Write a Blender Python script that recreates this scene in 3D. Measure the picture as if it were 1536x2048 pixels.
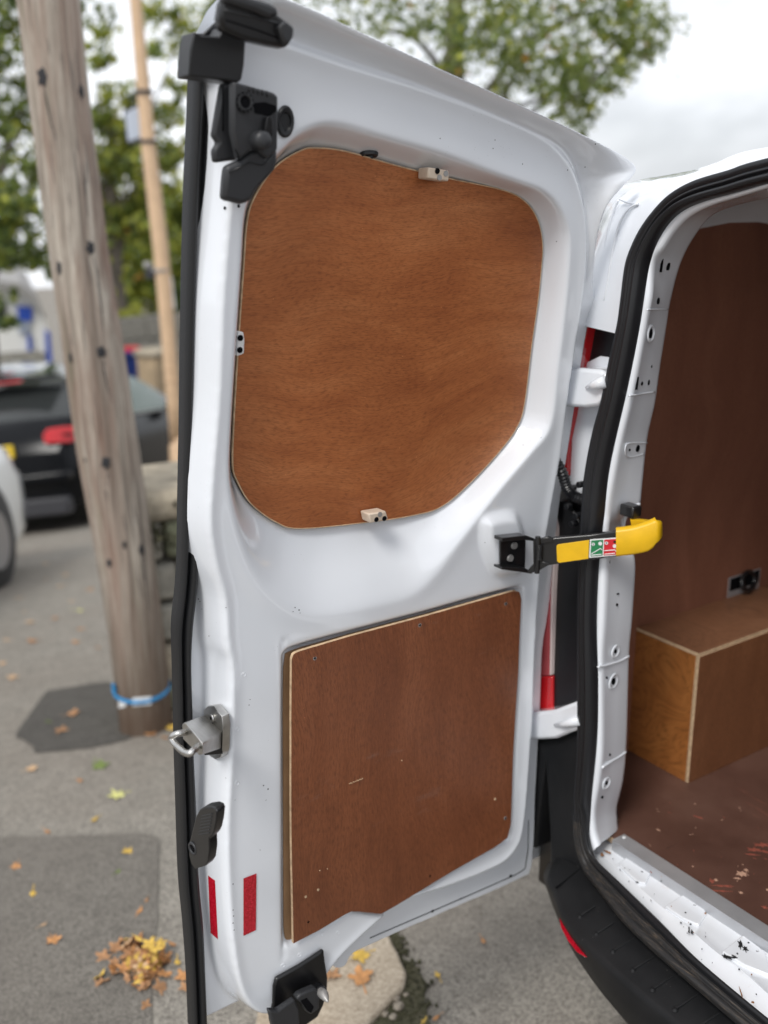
import bpy, bmesh, math, random
import numpy as np
from mathutils import Vector, Matrix, Euler

rnd = random.Random(7)
S = bpy.context.scene
for o in list(bpy.data.objects): bpy.data.objects.remove(o)

# ------------------------------------------------------------------ camera
YAW, PITCH, ROLL, FPX = 0.9706, 0.2902, -0.0054, 2070.0
CAM = np.array([1.25, -1.19, 1.72])
def _cam_rot():
    fwd = np.array([-math.sin(YAW)*math.cos(PITCH), math.cos(YAW)*math.cos(PITCH), -math.sin(PITCH)])
    right = np.array([math.cos(YAW), math.sin(YAW), 0.0]); up = np.cross(right, fwd)
    r2 = math.cos(ROLL)*right + math.sin(ROLL)*up; u2 = -math.sin(ROLL)*right + math.cos(ROLL)*up
    return np.stack([r2, u2, -fwd], 1)
ROT = _cam_rot()
cd = bpy.data.cameras.new('camera'); cam = bpy.data.objects.new('camera', cd); S.collection.objects.link(cam)
M4 = np.eye(4); M4[:3, :3] = ROT; M4[:3, 3] = CAM
cam.matrix_world = Matrix(M4.tolist())
cd.sensor_fit = 'HORIZONTAL'; cd.sensor_width = 36; cd.lens = FPX/1536*36
cd.clip_start = 0.05; cd.clip_end = 600
cd.dof.use_dof = True; cd.dof.focus_distance = 1.50; cd.dof.aperture_fstop = 3.3
S.camera = cam

# ------------------------------------------------------------------ world and sun
W = bpy.data.worlds.new('World'); S.world = W; W.use_nodes = True
nt = W.node_tree; N = nt.nodes; Lk = nt.links; N.clear()
out = N.new('ShaderNodeOutputWorld'); bg = N.new('ShaderNodeBackground')
sky = N.new('ShaderNodeTexSky'); sky.sky_type = 'NISHITA'; sky.sun_disc = False
sky.sun_elevation = math.radians(48); sky.sun_rotation = math.radians(120)
tc = N.new('ShaderNodeTexCoord'); mp = N.new('ShaderNodeMapping'); mp.inputs['Scale'].default_value = (1, 1, 2.2)
n1 = N.new('ShaderNodeTexNoise'); n1.inputs['Scale'].default_value = 1.7; n1.inputs['Detail'].default_value = 7; n1.inputs['Roughness'].default_value = .5; n1.inputs['Distortion'].default_value = .5
cr = N.new('ShaderNodeValToRGB'); cr.color_ramp.interpolation = 'EASE'
cr.color_ramp.elements[0].position = .36; cr.color_ramp.elements[0].color = (4.9, 5.1, 5.4, 1)
cr.color_ramp.elements[1].position = .64; cr.color_ramp.elements[1].color = (9.4, 9.6, 10.0, 1)
mx = N.new('ShaderNodeMix'); mx.data_type = 'RGBA'; mx.inputs[0].default_value = .93
Lk.new(tc.outputs['Generated'], mp.inputs['Vector']); Lk.new(mp.outputs[0], n1.inputs['Vector'])
Lk.new(n1.outputs['Fac'], cr.inputs['Fac'])
Lk.new(sky.outputs[0], mx.inputs['A']); Lk.new(cr.outputs[0], mx.inputs['B'])
Lk.new(mx.outputs['Result'], bg.inputs['Color']); bg.inputs['Strength'].default_value = .092
Lk.new(bg.outputs[0], out.inputs['Surface'])
sd_ = bpy.data.lights.new('sun', 'SUN'); sd_.energy = 1.4; sd_.angle = math.radians(18); sd_.color = (1, .97, .92)
sun = bpy.data.objects.new('sun', sd_); S.collection.objects.link(sun)
# the light comes from behind the camera's left, high up
sv = Vector((0.35, -0.75, 0.95)).normalized()
sun.rotation_euler = sv.to_track_quat('Z', 'Y').to_euler(); sun.location = (3, -6, 8)
sky.sun_rotation = math.atan2(sv.x, sv.y)
sky.sun_elevation = math.asin(sv.z)
S.view_settings.view_transform = 'Standard'; S.view_settings.look = 'None'
S.view_settings.exposure = 0.66; S.view_settings.gamma = 1.0; S.view_settings.use_curve_mapping = False
S.cycles.use_denoising = True
S.cycles.max_bounces = 8; S.cycles.diffuse_bounces = 4; S.cycles.transparent_max_bounces = 8

# ------------------------------------------------------------------ projection helpers (pixels of the 1536x2048 photograph -> real points)
def rdir(px, py):
    return ROT @ np.array([px-768.0, -(py-1024.0), -FPX])
def hit_x(px, py, X):
    v = rdir(px, py); return CAM + v*((X-CAM[0])/v[0])
def hit_y(px, py, Y):
    v = rdir(px, py); return CAM + v*((Y-CAM[1])/v[1])
def hit_z(px, py, Z):
    v = rdir(px, py); return CAM + v*((Z-CAM[2])/v[2])
def at_depth(px, py, d):
    v = rdir(px, py); return CAM + v*(d/FPX)
def lean(z):
    z = np.asarray(z, float)
    return .10*np.clip((z-.97)/.95, 0, None)**1.5
def hit_lean(px, py, off=0.0):
    X = off
    for _ in range(12):
        p = hit_x(px, py, X); X = float(lean(p[2])) + off
    return hit_x(px, py, X)
def rear_y(z):
    return .02 + .6*float(lean(z))
def hit_rear(px, py, off=0.0):
    Y = .02 + off
    for _ in range(12):
        p = hit_y(px, py, Y); Y = rear_y(p[2]) + off
    return hit_y(px, py, Y)
def ground_z(x, y=0):
    x = np.asarray(x, float)
    sp = lambda q, k=4.0: np.where(k*q > 30, q, np.log1p(np.exp(np.clip(k*q, -40, 30)))/k)
    return -.11*sp(-x-.75)-.085*sp(-x-3.8, 2.5)+.14*sp(-x-11, 1.5)
def hit_ground(px, py, off=0.0):
    v = rdir(px, py); t = (off-CAM[2])/v[2]
    for _ in range(40):
        p = CAM+v*t; e = p[2]-(float(ground_z(p[0]))+off)
        t += e/(-v[2])*.7
    return CAM+v*t
def catmull(pts, n=6, closed=True):
    P = [np.array(p, float) for p in pts]; m = len(P); out = []
    rng = range(m) if closed else range(m-1)
    for i in rng:
        if closed: p0, p1, p2, p3 = P[i-1], P[i], P[(i+1) % m], P[(i+2) % m]
        else: p0, p1, p2, p3 = P[max(i-1, 0)], P[i], P[i+1], P[min(i+2, m-1)]
        for k in range(n):
            t = k/n
            out.append(.5*((2*p1)+(-p0+p2)*t+(2*p0-5*p1+4*p2-p3)*t*t+(-p0+3*p1-3*p2+p3)*t**3))
    if not closed: out.append(P[-1])
    return out
def resample(pts, n):
    P = np.array(pts, float); d = np.r_[0, np.cumsum(np.linalg.norm(np.diff(P, axis=0), axis=1))]
    t = np.linspace(0, d[-1], n)
    return np.stack([np.interp(t, d, P[:, k]) for k in range(P.shape[1])], 1)
def sdist(Q, poly):
    """signed distance (negative inside) and nearest boundary point of 2-D points Q to a closed polygon"""
    P = np.asarray(poly, float); n = len(P)
    best = np.full(len(Q), 1e9); near = np.zeros_like(Q); ins = np.zeros(len(Q), bool)
    for i in range(n):
        a = P[i]; b = P[(i+1) % n]; ab = b-a; L2 = ab.dot(ab)+1e-12
        t = np.clip(((Q-a) @ ab)/L2, 0, 1); c = a+t[:, None]*ab; d = ((Q-c)**2).sum(1)
        m = d < best; best[m] = d[m]; near[m] = c[m]
        cond = ((a[1] > Q[:, 1]) != (b[1] > Q[:, 1]))
        xx = (b[0]-a[0])*(Q[:, 1]-a[1])/(b[1]-a[1]+1e-15)+a[0]
        ins ^= cond & (Q[:, 0] < xx)
    d = np.sqrt(best); d[ins] *= -1
    return d, near
def sm(t):
    t = np.clip(t, 0, 1); return t*t*(3-2*t)

# ------------------------------------------------------------------ object helpers
COL = S.collection
def tag(o, label=None, cat=None, group=None, kind=None):
    if label: o['label'] = label
    if cat: o['category'] = cat
    if group: o['group'] = group
    if kind: o['kind'] = kind
    return o
def thing(name, loc, label, cat, group=None, rz=0):
    o = bpy.data.objects.new(name, None); COL.objects.link(o); o.empty_display_size = .1
    o.location = loc; o.rotation_euler = (0, 0, rz)
    bpy.context.view_layer.update()
    return tag(o, label, cat, group)
def attach(o, parent):
    if parent is not None:
        o.parent = parent
        pm = Matrix.Identity(4); q = parent
        chain = []
        while q is not None: chain.append(q); q = q.parent
        for q in reversed(chain): pm = pm @ q.matrix_parent_inverse @ q.matrix_basis
        o.matrix_parent_inverse = pm.inverted()
def mk(name, verts, faces, mat, parent=None, smooth=False, bevel=0, seg=2, sub=0, angle=40, local=False, merge=False):
    V = np.asarray(verts, float).reshape(-1, 3)
    c = (V.min(0)+V.max(0))/2 if not local else np.zeros(3)
    me = bpy.data.meshes.new(name); me.from_pydata((V-c).tolist(), [], [list(map(int, f)) for f in faces]); me.update()
    if merge:
        bm = bmesh.new(); bm.from_mesh(me); bmesh.ops.remove_doubles(bm, verts=bm.verts, dist=1e-5); bm.to_mesh(me); bm.free()
    o = bpy.data.objects.new(name, me); COL.objects.link(o)
    if local and parent is not None: o.parent = parent
    else: o.location = c.tolist(); attach(o, parent)
    for m in (mat if isinstance(mat, (list, tuple)) else [mat]): me.materials.append(m)
    if bevel:
        b = o.modifiers.new('bevel', 'BEVEL'); b.width = bevel; b.segments = seg; b.limit_method = 'ANGLE'; b.angle_limit = math.radians(30)
    if sub:
        s = o.modifiers.new('sub', 'SUBSURF'); s.levels = sub; s.render_levels = sub
    if smooth or bevel:
        me.polygons.foreach_set('use_smooth', [True]*len(me.polygons))
        if smooth != 'all': me.set_sharp_from_angle(angle=math.radians(angle))
    return o
class MB:
    def __init__(s): s.v = []; s.f = []
    def add(s, v, f):
        n = len(s.v); s.v += [tuple(map(float, p)) for p in v]; s.f += [[i+n for i in q] for q in f]; return s
    def box(s, c, d, rz=0, R=None):
        c = np.array(c, float); h = np.array(d, float)/2
        P = np.array([[sx*h[0], sy*h[1], sz*h[2]] for sx in (-1, 1) for sy in (-1, 1) for sz in (-1, 1)])
        if rz: a = np.array([[math.cos(rz), -math.sin(rz), 0], [math.sin(rz), math.cos(rz), 0], [0, 0, 1]]); P = P @ a.T
        if R is not None: P = P @ np.array(R).T
        return s.add(P+c, [(0, 1, 3, 2), (4, 6, 7, 5), (0, 4, 5, 1), (2, 3, 7, 6), (0, 2, 6, 4), (1, 5, 7, 3)])
    def prism(s, top, bot):
        n = len(top); return s.add(list(top)+list(bot), [list(range(n)), list(range(2*n-1, n-1, -1))]+[[i, i+n, (i+1) % n+n, (i+1) % n] for i in range(n)])
    def tube(s, pts, r, n=10, cap=True):
        P = [np.array(p, float) for p in pts]; R = r if hasattr(r, '__len__') else [r]*len(P); b = []
        up = None
        for i, p in enumerate(P):
            t = P[min(i+1, len(P)-1)]-P[max(i-1, 0)]; t /= np.linalg.norm(t)+1e-12
            if up is None:
                up = np.array([0, 0, 1.]) if abs(t[2]) < .9 else np.array([1., 0, 0])
            a = np.cross(t, up); a /= np.linalg.norm(a); c = np.cross(a, t); up = c
            for k in range(n):
                an = 2*math.pi*k/n; b.append(p+R[i]*(math.cos(an)*a+math.sin(an)*c))
        f = [[i*n+k, i*n+(k+1) % n, (i+1)*n+(k+1) % n, (i+1)*n+k] for i in range(len(P)-1) for k in range(n)]
        if cap: f += [list(range(n))[::-1], [(len(P)-1)*n+k for k in range(n)]]
        return s.add(b, f)
    def torus(s, c, nrm, R, r, n=20, m=8, sx=1.0):
        nrm = np.array(nrm, float); nrm /= np.linalg.norm(nrm)
        up = np.array([0, 0, 1.]) if abs(nrm[2]) < .9 else np.array([1., 0, 0])
        a = np.cross(up, nrm); a /= np.linalg.norm(a); b = np.cross(nrm, a); v = []
        for i in range(n):
            u = 2*math.pi*i/n; d = math.cos(u)*a*sx+math.sin(u)*b
            for k in range(m):
                w = 2*math.pi*k/m; v.append(np.array(c)+d*(R+r*math.cos(w))+nrm*r*math.sin(w))
        return s.add(v, [[i*m+k, ((i+1) % n)*m+k, ((i+1) % n)*m+(k+1) % m, i*m+(k+1) % m] for i in range(n) for k in range(m)])
    def disc(s, c, nrm, r, h, n=16, r2=None):
        nrm = np.array(nrm, float); nrm /= np.linalg.norm(nrm); c = np.array(c, float)
        return s.tube([c, c+nrm*h], [r, r if r2 is None else r2], n)
    def build(s, name, mat, parent=None, **k): return mk(name, s.v, s.f, mat, parent, **k)
def grid_faces(a, b, wrap=False, off=0, flip=False):
    f = [[off+i*b+j, off+i*b+(j+1) % b, off+(i+1)*b+(j+1) % b, off+(i+1)*b+j] for i in range(a-1) for j in range(b if wrap else b-1)]
    return [q[::-1] for q in f] if flip else f
def loft(name, lines, mat, parent=None, n=60, smooth=True, flip=False, raw=False, thick=0, **k):
    L_ = [np.array(l, float) if raw else resample(l, n) for l in lines]; n = len(L_[0])
    V = np.concatenate(L_); o = mk(name, V, grid_faces(len(L_), n, flip=flip), mat, parent, smooth=smooth, **k)
    if thick:
        s = o.modifiers.new('solid', 'SOLIDIFY'); s.thickness = thick; s.offset = -1
    return o

# ------------------------------------------------------------------ materials
class Mat:
    def __init__(s, name, base=(.5, .5, .5), rough=.5, metal=0, coat=0, spec=.5, coat_rough=.05):
        s.m = bpy.data.materials.new(name); s.m.use_nodes = True; s.t = s.m.node_tree; s.n = s.t.nodes
        s.b = s.n['Principled BSDF']; s.b.inputs['Base Color'].default_value = (*base, 1); s.b.inputs['Roughness'].default_value = rough
        s.b.inputs['Metallic'].default_value = metal; s.b.inputs['Coat Weight'].default_value = coat; s.b.inputs['Coat Roughness'].default_value = coat_rough
        s.b.inputs['Specular IOR Level'].default_value = spec; s._tc = None
    def link(s, a, b): s.t.links.new(a, b)
    def coord(s, scale=(1, 1, 1), rot=(0, 0, 0), loc=(0, 0, 0)):
        if s._tc is None: s._tc = s.n.new('ShaderNodeTexCoord')
        mp = s.n.new('ShaderNodeMapping'); mp.inputs['Scale'].default_value = scale; mp.inputs['Rotation'].default_value = rot; mp.inputs['Location'].default_value = loc
        s.link(s._tc.outputs['Object'], mp.inputs['Vector']); return mp.outputs[0]
    def noise(s, scale, vec=None, detail=4, rough=.5, dist=0):
        n = s.n.new('ShaderNodeTexNoise'); n.inputs['Scale'].default_value = scale; n.inputs['Detail'].default_value = detail
        n.inputs['Roughness'].default_value = rough; n.inputs['Distortion'].default_value = dist
        s.link(vec if vec is not None else s.coord(), n.inputs['Vector']); return n.outputs['Fac']
    def voro(s, scale, vec=None, feat='F1'):
        n = s.n.new('ShaderNodeTexVoronoi'); n.feature = feat; n.inputs['Scale'].default_value = scale
        s.link(vec if vec is not None else s.coord(), n.inputs['Vector']); return n
    def ramp(s, fac, stops, ease='LINEAR'):
        r = s.n.new('ShaderNodeValToRGB'); r.color_ramp.interpolation = ease; e = r.color_ramp.elements
        while len(e) < len(stops): e.new(.5)
        for i, (p, c) in enumerate(stops):
            e[i].position = p; e[i].color = (*(c if hasattr(c, '__len__') else (c, c, c)), 1)
        s.link(fac, r.inputs['Fac']); return r.outputs['Color']
    def mix(s, fac, a, b, mode='MIX'):
        m = s.n.new('ShaderNodeMix'); m.data_type = 'RGBA'; m.blend_type = mode
        for sock, v in ((m.inputs[0], fac), (m.inputs['A'], a), (m.inputs['B'], b)):
            if hasattr(v, 'links') or hasattr(v, 'is_linked'): s.link(v, sock)
            elif hasattr(v, '__len__'): sock.default_value = (*v, 1)
            else: sock.default_value = v
        return m.outputs['Result']
    def math(s, op, a, b=0):
        m = s.n.new('ShaderNodeMath'); m.operation = op
        for sock, v in ((m.inputs[0], a), (m.inputs[1], b)):
            if hasattr(v, 'is_linked'): s.link(v, sock)
            else: sock.default_value = v
        return m.outputs[0]
    def color(s, c): s.link(c, s.b.inputs['Base Color']); return s
    def rough(s, c): s.link(c, s.b.inputs['Roughness']); return s
    def bump(s, h, strength=.3, dist=.001):
        b = s.n.new('ShaderNodeBump'); b.inputs['Strength'].default_value = strength; b.inputs['Distance'].default_value = dist
        s.link(h, b.inputs['Height']); s.link(b.outputs[0], s.b.inputs['Normal']); return s
def simple(name, base, rough=.5, metal=0, coat=0, bscale=0, bstr=.2, bdist=.0005, var=0, spec=.5, vscale=20):
    m = Mat(name, base, rough, metal, coat, spec)
    if var:
        n = m.noise(vscale, detail=5); m.color(m.ramp(n, [(.3, tuple(c*(1-var) for c in base)), (.7, tuple(min(1, c*(1+var)) for c in base))]))
    if bscale: m.bump(m.noise(bscale, detail=3), bstr, bdist)
    return m.m

def white_paint(name='white_van_paint', dirt=.12, chips=False, base=(.80, .83, .88)):
    m = Mat(name, base, .22, coat=1.0, coat_rough=.03)
    big = m.noise(5, detail=6, rough=.6)
    c = m.mix(m.ramp(big, [(.35, 0.0), (.9, dirt)]), base, (.52, .50, .46))
    sp = m.voro(170); k = m.ramp(sp.outputs['Distance'], [(.035, 1.0), (.055, 0.0)])
    gate = m.ramp(m.noise(9, m.coord(loc=(3, 1, 2)), detail=3), [(.56, 0.0), (.60, 1.0)])
    c = m.mix(m.mix(1.0, k, gate, 'MULTIPLY'), c, (.10, .085, .07))
    if chips:
        n = m.noise(38, m.coord(loc=(1, 5, 2)), detail=6, rough=.65)
        c = m.mix(m.ramp(n, [(.705, 0.0), (.712, 1.0)]), c, (.03, .03, .03))
        r = m.noise(14, m.coord(loc=(7, 5, 2)), detail=8, rough=.7)
        c = m.mix(m.ramp(r, [(.60, 0.0), (.80, .65)]), c, (.42, .27, .14))
    m.color(c); m.rough(m.ramp(m.noise(4, detail=4), [(.3, .20), (.7, .25)]))
    m.bump(m.noise(500, detail=2), .05, .0002)
    return m.m
PAINT = white_paint()
PAINT_SILL = white_paint('scuffed_sill_paint', .35, True)
def ply(name, lo, mid, hi, axis='y', pores=.5, scale=1.0, tilt=0.0):
    m = Mat(name, mid, .45, coat=.08); m.b.inputs['Coat Roughness'].default_value = .35
    st = {'y': (5, 1.5, 6.5), 'z': (6.5, 6.5, 1.2), 'x': (1.2, 6.5, 6.5)}[axis]; fine = {'y': (1, 105, 620), 'z': (1, 620, 90), 'x': (90, 620, 1)}[axis]; lng = {'y': (1, 16, 400), 'z': (1, 400, 14), 'x': (14, 400, 1)}[axis]
    # the grain wanders: bend the coordinates with a slow noise before stretching them
    tcn = m.n.new('ShaderNodeTexCoord'); wn_ = m.n.new('ShaderNodeTexNoise'); wn_.inputs['Scale'].default_value = 2.6; wn_.inputs['Detail'].default_value = 2; m.link(tcn.outputs['Object'], wn_.inputs['Vector'])
    va = m.n.new('ShaderNodeVectorMath'); va.operation = 'SCALE'; m.link(wn_.outputs['Color'], va.inputs[0]); va.inputs['Scale'].default_value = .16
    vb = m.n.new('ShaderNodeVectorMath'); vb.operation = 'ADD'; m.link(tcn.outputs['Object'], vb.inputs[0]); m.link(va.outputs[0], vb.inputs[1])
    def mapped(sc, loc=(0, 0, 0)):
        mp = m.n.new('ShaderNodeMapping'); mp.inputs['Scale'].default_value = sc; mp.inputs['Location'].default_value = loc; mp.inputs['Rotation'].default_value = (tilt, 0, 0); m.link(vb.outputs[0], mp.inputs['Vector']); return mp.outputs[0]
    w = m.noise(1.3*scale, mapped(st), detail=4, rough=.5, dist=.6)
    ring = m.noise(4*scale, mapped(st, (3, 1, 2)), detail=6, rough=.62, dist=.7)
    c = m.ramp(m.mix(.35, w, ring), [(.28, lo), (.50, mid), (.74, hi)])
    g = m.noise(1.0, mapped(fine), detail=2, rough=.6); g2 = m.noise(1.0, mapped(lng), detail=3, rough=.6)
    c = m.mix(m.ramp(g, [(.36, pores), (.50, 0.0)]), c, tuple(k*.42 for k in lo))
    c = m.mix(m.ramp(g2, [(.36, pores*.7), (.52, 0.0)]), c, tuple(k*.55 for k in lo))
    c = m.mix(m.ramp(g, [(.60, 0.0), (.74, pores*.35)]), c, tuple(min(1, k*1.35) for k in hi))
    bl = m.noise(4.5, m.coord(loc=(4, 2, 7)), detail=4)
    c = m.mix(m.ramp(bl, [(.34, .28), (.52, 0.0)]), c, tuple(k*.75 for k in lo))
    sp = m.voro(60, m.coord(loc=(0, 3, 1))); c = m.mix(m.ramp(sp.outputs['Distance'], [(.03, .5), (.05, 0.0)]), c, tuple(min(1, k*2.0) for k in hi))
    m.color(c); m.bump(g, .2, .0004); return m
PLY_UP = ply('ginger_plywood', (.27, .075, .023), (.41, .135, .043), (.55, .215, .080), 'y', .42, 1.2, .10).m
def ply_low():
    m = ply('dark_red_plywood', (.16, .050, .020), (.23, .076, .031), (.30, .108, .048), 'z', .5)
    src = m.b.inputs['Base Color'].links[0].from_socket
    s = m.noise(3.0, m.coord((1, 1.2, 5), rot=(.5, 0, 0), loc=(0, 1, 4)), detail=9, rough=.78)
    c = m.mix(m.ramp(s, [(.60, 0.0), (.76, .35)]), src, (.34, .24, .20))
    m.color(c); return m.m
PLY_LOW = ply_low()
PLY_EDGE = simple('raw_plywood_edge', (.56, .40, .25), .7, var=.25, vscale=90)
HARDBOARD = simple('hardboard', (.33, .19, .095), .6, var=.12, vscale=30, bscale=300)
RUBBER = simple('black_rubber', (.010, .0105, .012), .42, bscale=420, bstr=.5, bdist=.0006)
RUBBER_SMOOTH = simple('smooth_black_rubber', (.0095, .010, .012), .38, bscale=60, bstr=.15)
def worn_rubber():
    m = Mat('scuffed_black_rubber', (.02, .02, .021), .5)
    n = m.noise(6, m.coord((1.2, 60, 60)), detail=7, rough=.7)
    m.color(m.ramp(n, [(.50, (.017, .017, .018)), (.62, (.055, .045, .036)), (.72, (.15, .105, .07))])); m.bump(n, .25, .001); return m.m
RUBBER_WORN = worn_rubber()
PLASTIC = simple('charcoal_plastic', (.025, .026, .029), .46, bscale=700, bstr=.25, bdist=.0003)
PLASTIC_BLACK = simple('black_plastic', (.006, .006, .007), .34, bscale=700, bstr=.25, bdist=.0003)
def bumper_mat():
    m = Mat('black_bumper_plastic', (.03, .03, .032), .5, spec=.3)
    n = m.noise(7, detail=8, rough=.7); d = m.voro(120)
    c = m.ramp(n, [(.35, (.006, .0065, .0075)), (.75, (.017, .017, .018))])
    g = m.ramp(m.noise(12, m.coord(loc=(2, 2, 2))), [(.5, 0.0), (.6, 1.0)])
    k = m.ramp(d.outputs['Distance'], [(.05, .8), (.09, 0.0)])
    m.color(m.mix(m.mix(1.0, k, g, 'MULTIPLY'), c, (.22, .21, .19))); m.bump(m.noise(650, detail=2), .35, .0005); return m.m
BUMPER = bumper_mat()
STEEL = simple('brushed_steel', (.56, .55, .53), .32, metal=1, bscale=160, bstr=.2, var=.12, vscale=60)
ALU = simple('aluminium_trim', (.50, .51, .53), .38, metal=.55, var=.08, vscale=25, bscale=500, bstr=.08)
BLACK_METAL = simple('black_painted_metal', (.012, .012, .013), .28, coat=.3)
YELLOW = simple('yellow_vinyl', (.80, .47, .008), .42, var=.07, vscale=40, bscale=120, bstr=.12)
GREEN_ST = simple('green_sticker', (.02, .20, .075), .35)
RED_ST = simple('red_sticker', (.58, .02, .03), .35)
WHITE_ST = simple('white_print', (.75, .76, .76), .4)
BLACK_ST = simple('black_print', (.02, .02, .02), .4)
CREAM = simple('cream_plastic', (.64, .53, .42), .42, var=.06, vscale=80)
WHITE_PL = simple('white_plastic', (.78, .78, .78), .35)
HOLE = simple('dark_cavity', (.004, .004, .005), .9, spec=.1)
GREY_METAL = simple('grey_screw_metal', (.34, .33, .32), .35, metal=.3)
def red_reflect():
    m = Mat('red_reflective_tape', (.55, .004, .02), .25, coat=.6)
    v = m.voro(420); n = m.noise(9, detail=7, rough=.7)
    c = m.ramp(v.outputs['Distance'], [(.1, (.72, .02, .05)), (.6, (.40, .002, .012))])
    m.color(c); m.bump(v.outputs['Distance'], .3, .0004); return m.m
RED_REFL = red_reflect()
def red_lens(name='red_lens', base=(.60, .01, .015)):
    m = Mat(name, base, .12, coat=1); m.b.inputs['Transmission Weight'].default_value = 0; 
    n = m.noise(2, m.coord((1, 1, 3)), detail=2); m.color(m.ramp(n, [(.35, tuple(k*.7 for k in base)), (.65, tuple(min(1, k*1.2) for k in base))])); return m.m
RED_LENS = red_lens(); PINK_LENS = red_lens('pale_red_lens', (.50, .10, .11))

# ================================================================== THE VAN
van = thing('van', (.82, 1.5, 0), 'white panel van with its rear door swung open, plywood lined inside', 'van')
door = thing('rear_door', (0, 0, .5), None, None); attach(door, van)

FR = -.006                               # the pressed face of the inner pan
def P2(lst, off=0.0, n=1, closed=True):
    l = catmull(lst, n, closed) if n > 1 else lst
    return np.array([hit_lean(a, b, off)[1:] for a, b in l])
F_PX = [(500, 68), (470, 110), (466, 250), (456, 400), (440, 600), (432, 800), (420, 950), (416, 1050), (428, 1130), (446, 1200), (453, 1290), (462, 1345), (460, 1500), (452, 1650), (456, 1800), (468, 1920), (486, 1990), (512, 2022),
        (545, 2026), (590, 1998), (640, 1962), (690, 1903), (798, 1809), (903, 1769), (965, 1746), (1010, 1722), (1036, 1690), (1047, 1650), (1056, 1560), (1063, 1450), (1070, 1300), (1080, 1150), (1100, 1030), (1122, 900), (1140, 760), (1158, 640), (1170, 540), (1170, 440), (1150, 350), (1112, 296), (1060, 262), (976, 226), (840, 176), (700, 132), (600, 98)]
O_PX = [(560, -6), (640, 26), (700, 54), (840, 119), (1039, 208), (1180, 276), (1239, 308), (1266, 328), (1271, 341), (1262, 355), (1240, 378), (1216, 408), (1200, 450), (1189, 510), (1182, 600), (1166, 700), (1148, 820), (1133, 910), (1118, 1010), (1106, 1120), (1096, 1220), (1084, 1300), (1080, 1400), (1075, 1500), (1070, 1600), (1066, 1700), (1060, 1742), (1040, 1757), (900, 1818), (760, 1880), (705, 1906), (690, 1930),
        (672, 1935), (655, 1925), (640, 1975), (600, 2020), (540, 2048), (480, 2060), (430, 2065), (384, 2062), (380, 1900), (364, 1750), (358, 1600), (355, 1400), (354, 1250), (363, 1150), (364, 1000), (370, 800), (371, 600), (376, 400), (384, 160), (410, 40), (470, -20)]
WIN_PX = [(495, 442), (511, 392), (552, 333), (602, 301), (634, 296), (693, 303), (800, 333), (894, 356), (1008, 381), (1053, 406), (1076, 442), (1085, 488), (1083, 533), (1076, 602), (1063, 693), (1049, 807), (1035, 852), (1003, 898), (944, 962), (885, 1012), (830, 1030), (739, 1044), (602, 1057), (552, 1044), (502, 1007), (475, 962), (466, 930), (468, 852), (477, 693), (488, 533)]
WOUT_PX = [(484, 430), (498, 385), (530, 325), (565, 292), (593, 266), (625, 250), (660, 244), (700, 251), (760, 270), (880, 304), (976, 342), (1044, 368), (1085, 383), (1116, 412), (1134, 450), (1138, 492), (1130, 600), (1116, 730), (1100, 850), (1060, 905), (1010, 965), (960, 1030), (915, 1090), (870, 1150), (820, 1192), (740, 1215), (650, 1234), (590, 1226), (535, 1190), (500, 1140), (478, 1080), (462, 1010), (455, 940), (458, 850), (467, 693), (478, 533)]
RLOW_PX = [(566, 1330), (570, 1308), (587, 1295), (700, 1263), (850, 1224), (1026, 1176), (1041, 1178), (1046, 1190), (1040, 1350), (1031, 1500), (1024, 1655), (1017, 1680), (990, 1698), (900, 1749), (790, 1816), (761, 1831), (715, 1826), (699, 1826), (640, 1862), (590, 1888), (572, 1887), (566, 1870)]
PLYLOW_PX = [(583, 1318), (586, 1309), (592, 1304), (700, 1272), (850, 1232), (1026, 1182), (1038, 1184), (1042, 1196), (1036, 1350), (1028, 1500), (1021, 1650), (1014, 1675), (990, 1693), (900, 1744), (790, 1811), (761, 1827), (715, 1822), (699, 1822), (640, 1858), (586, 1886)]
BOSS_PX = [(966, 1060), (975, 1036), (1000, 1024), (1040, 1022), (1056, 1045), (1064, 1090), (1060, 1146), (1030, 1162), (995, 1158), (972, 1110)]
RBOT_PX = [(652, 1905), (690, 1886), (680, 1925), (655, 1935)]
SIDE_D = .062
def o_off(px, py):
    if py < 600 and px > 540: return FR-.018+.050*min(1, (600-py)/235)
    if px < 600: return FR-SIDE_D
    return FR-.028
Fp = P2(F_PX, FR, 5)
Op = np.array([hit_lean(a, b, o_off(a, b))[1:] for a, b in catmull(O_PX, 4)])
Wi = P2(WIN_PX, -.045, 5); Wo = P2(WOUT_PX, FR, 5)
Rl = P2(RLOW_PX, FR, 3); Bo = P2(BOSS_PX, .01, 4)
_top = np.array([hit_lean(a, b, FR)[1:] for a, b in [(490, 75), (600, 100), (700, 134), (840, 178), (976, 228), (1060, 264), (1112, 300), (1150, 352), (1170, 440), (1172, 540)]])
_top = _top[:8]; _zr = hit_lean(1180, 590, FR)[2]; _top = np.concatenate([_top, [[_top[-1, 0]+.002, _zr], [_top[-1, 0]+.3, _zr]]])
ZC0 = hit_lean(1182, 600, FR-.018)[2]; ZC1 = hit_lean(1262, 365, FR+.032)[2]
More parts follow.
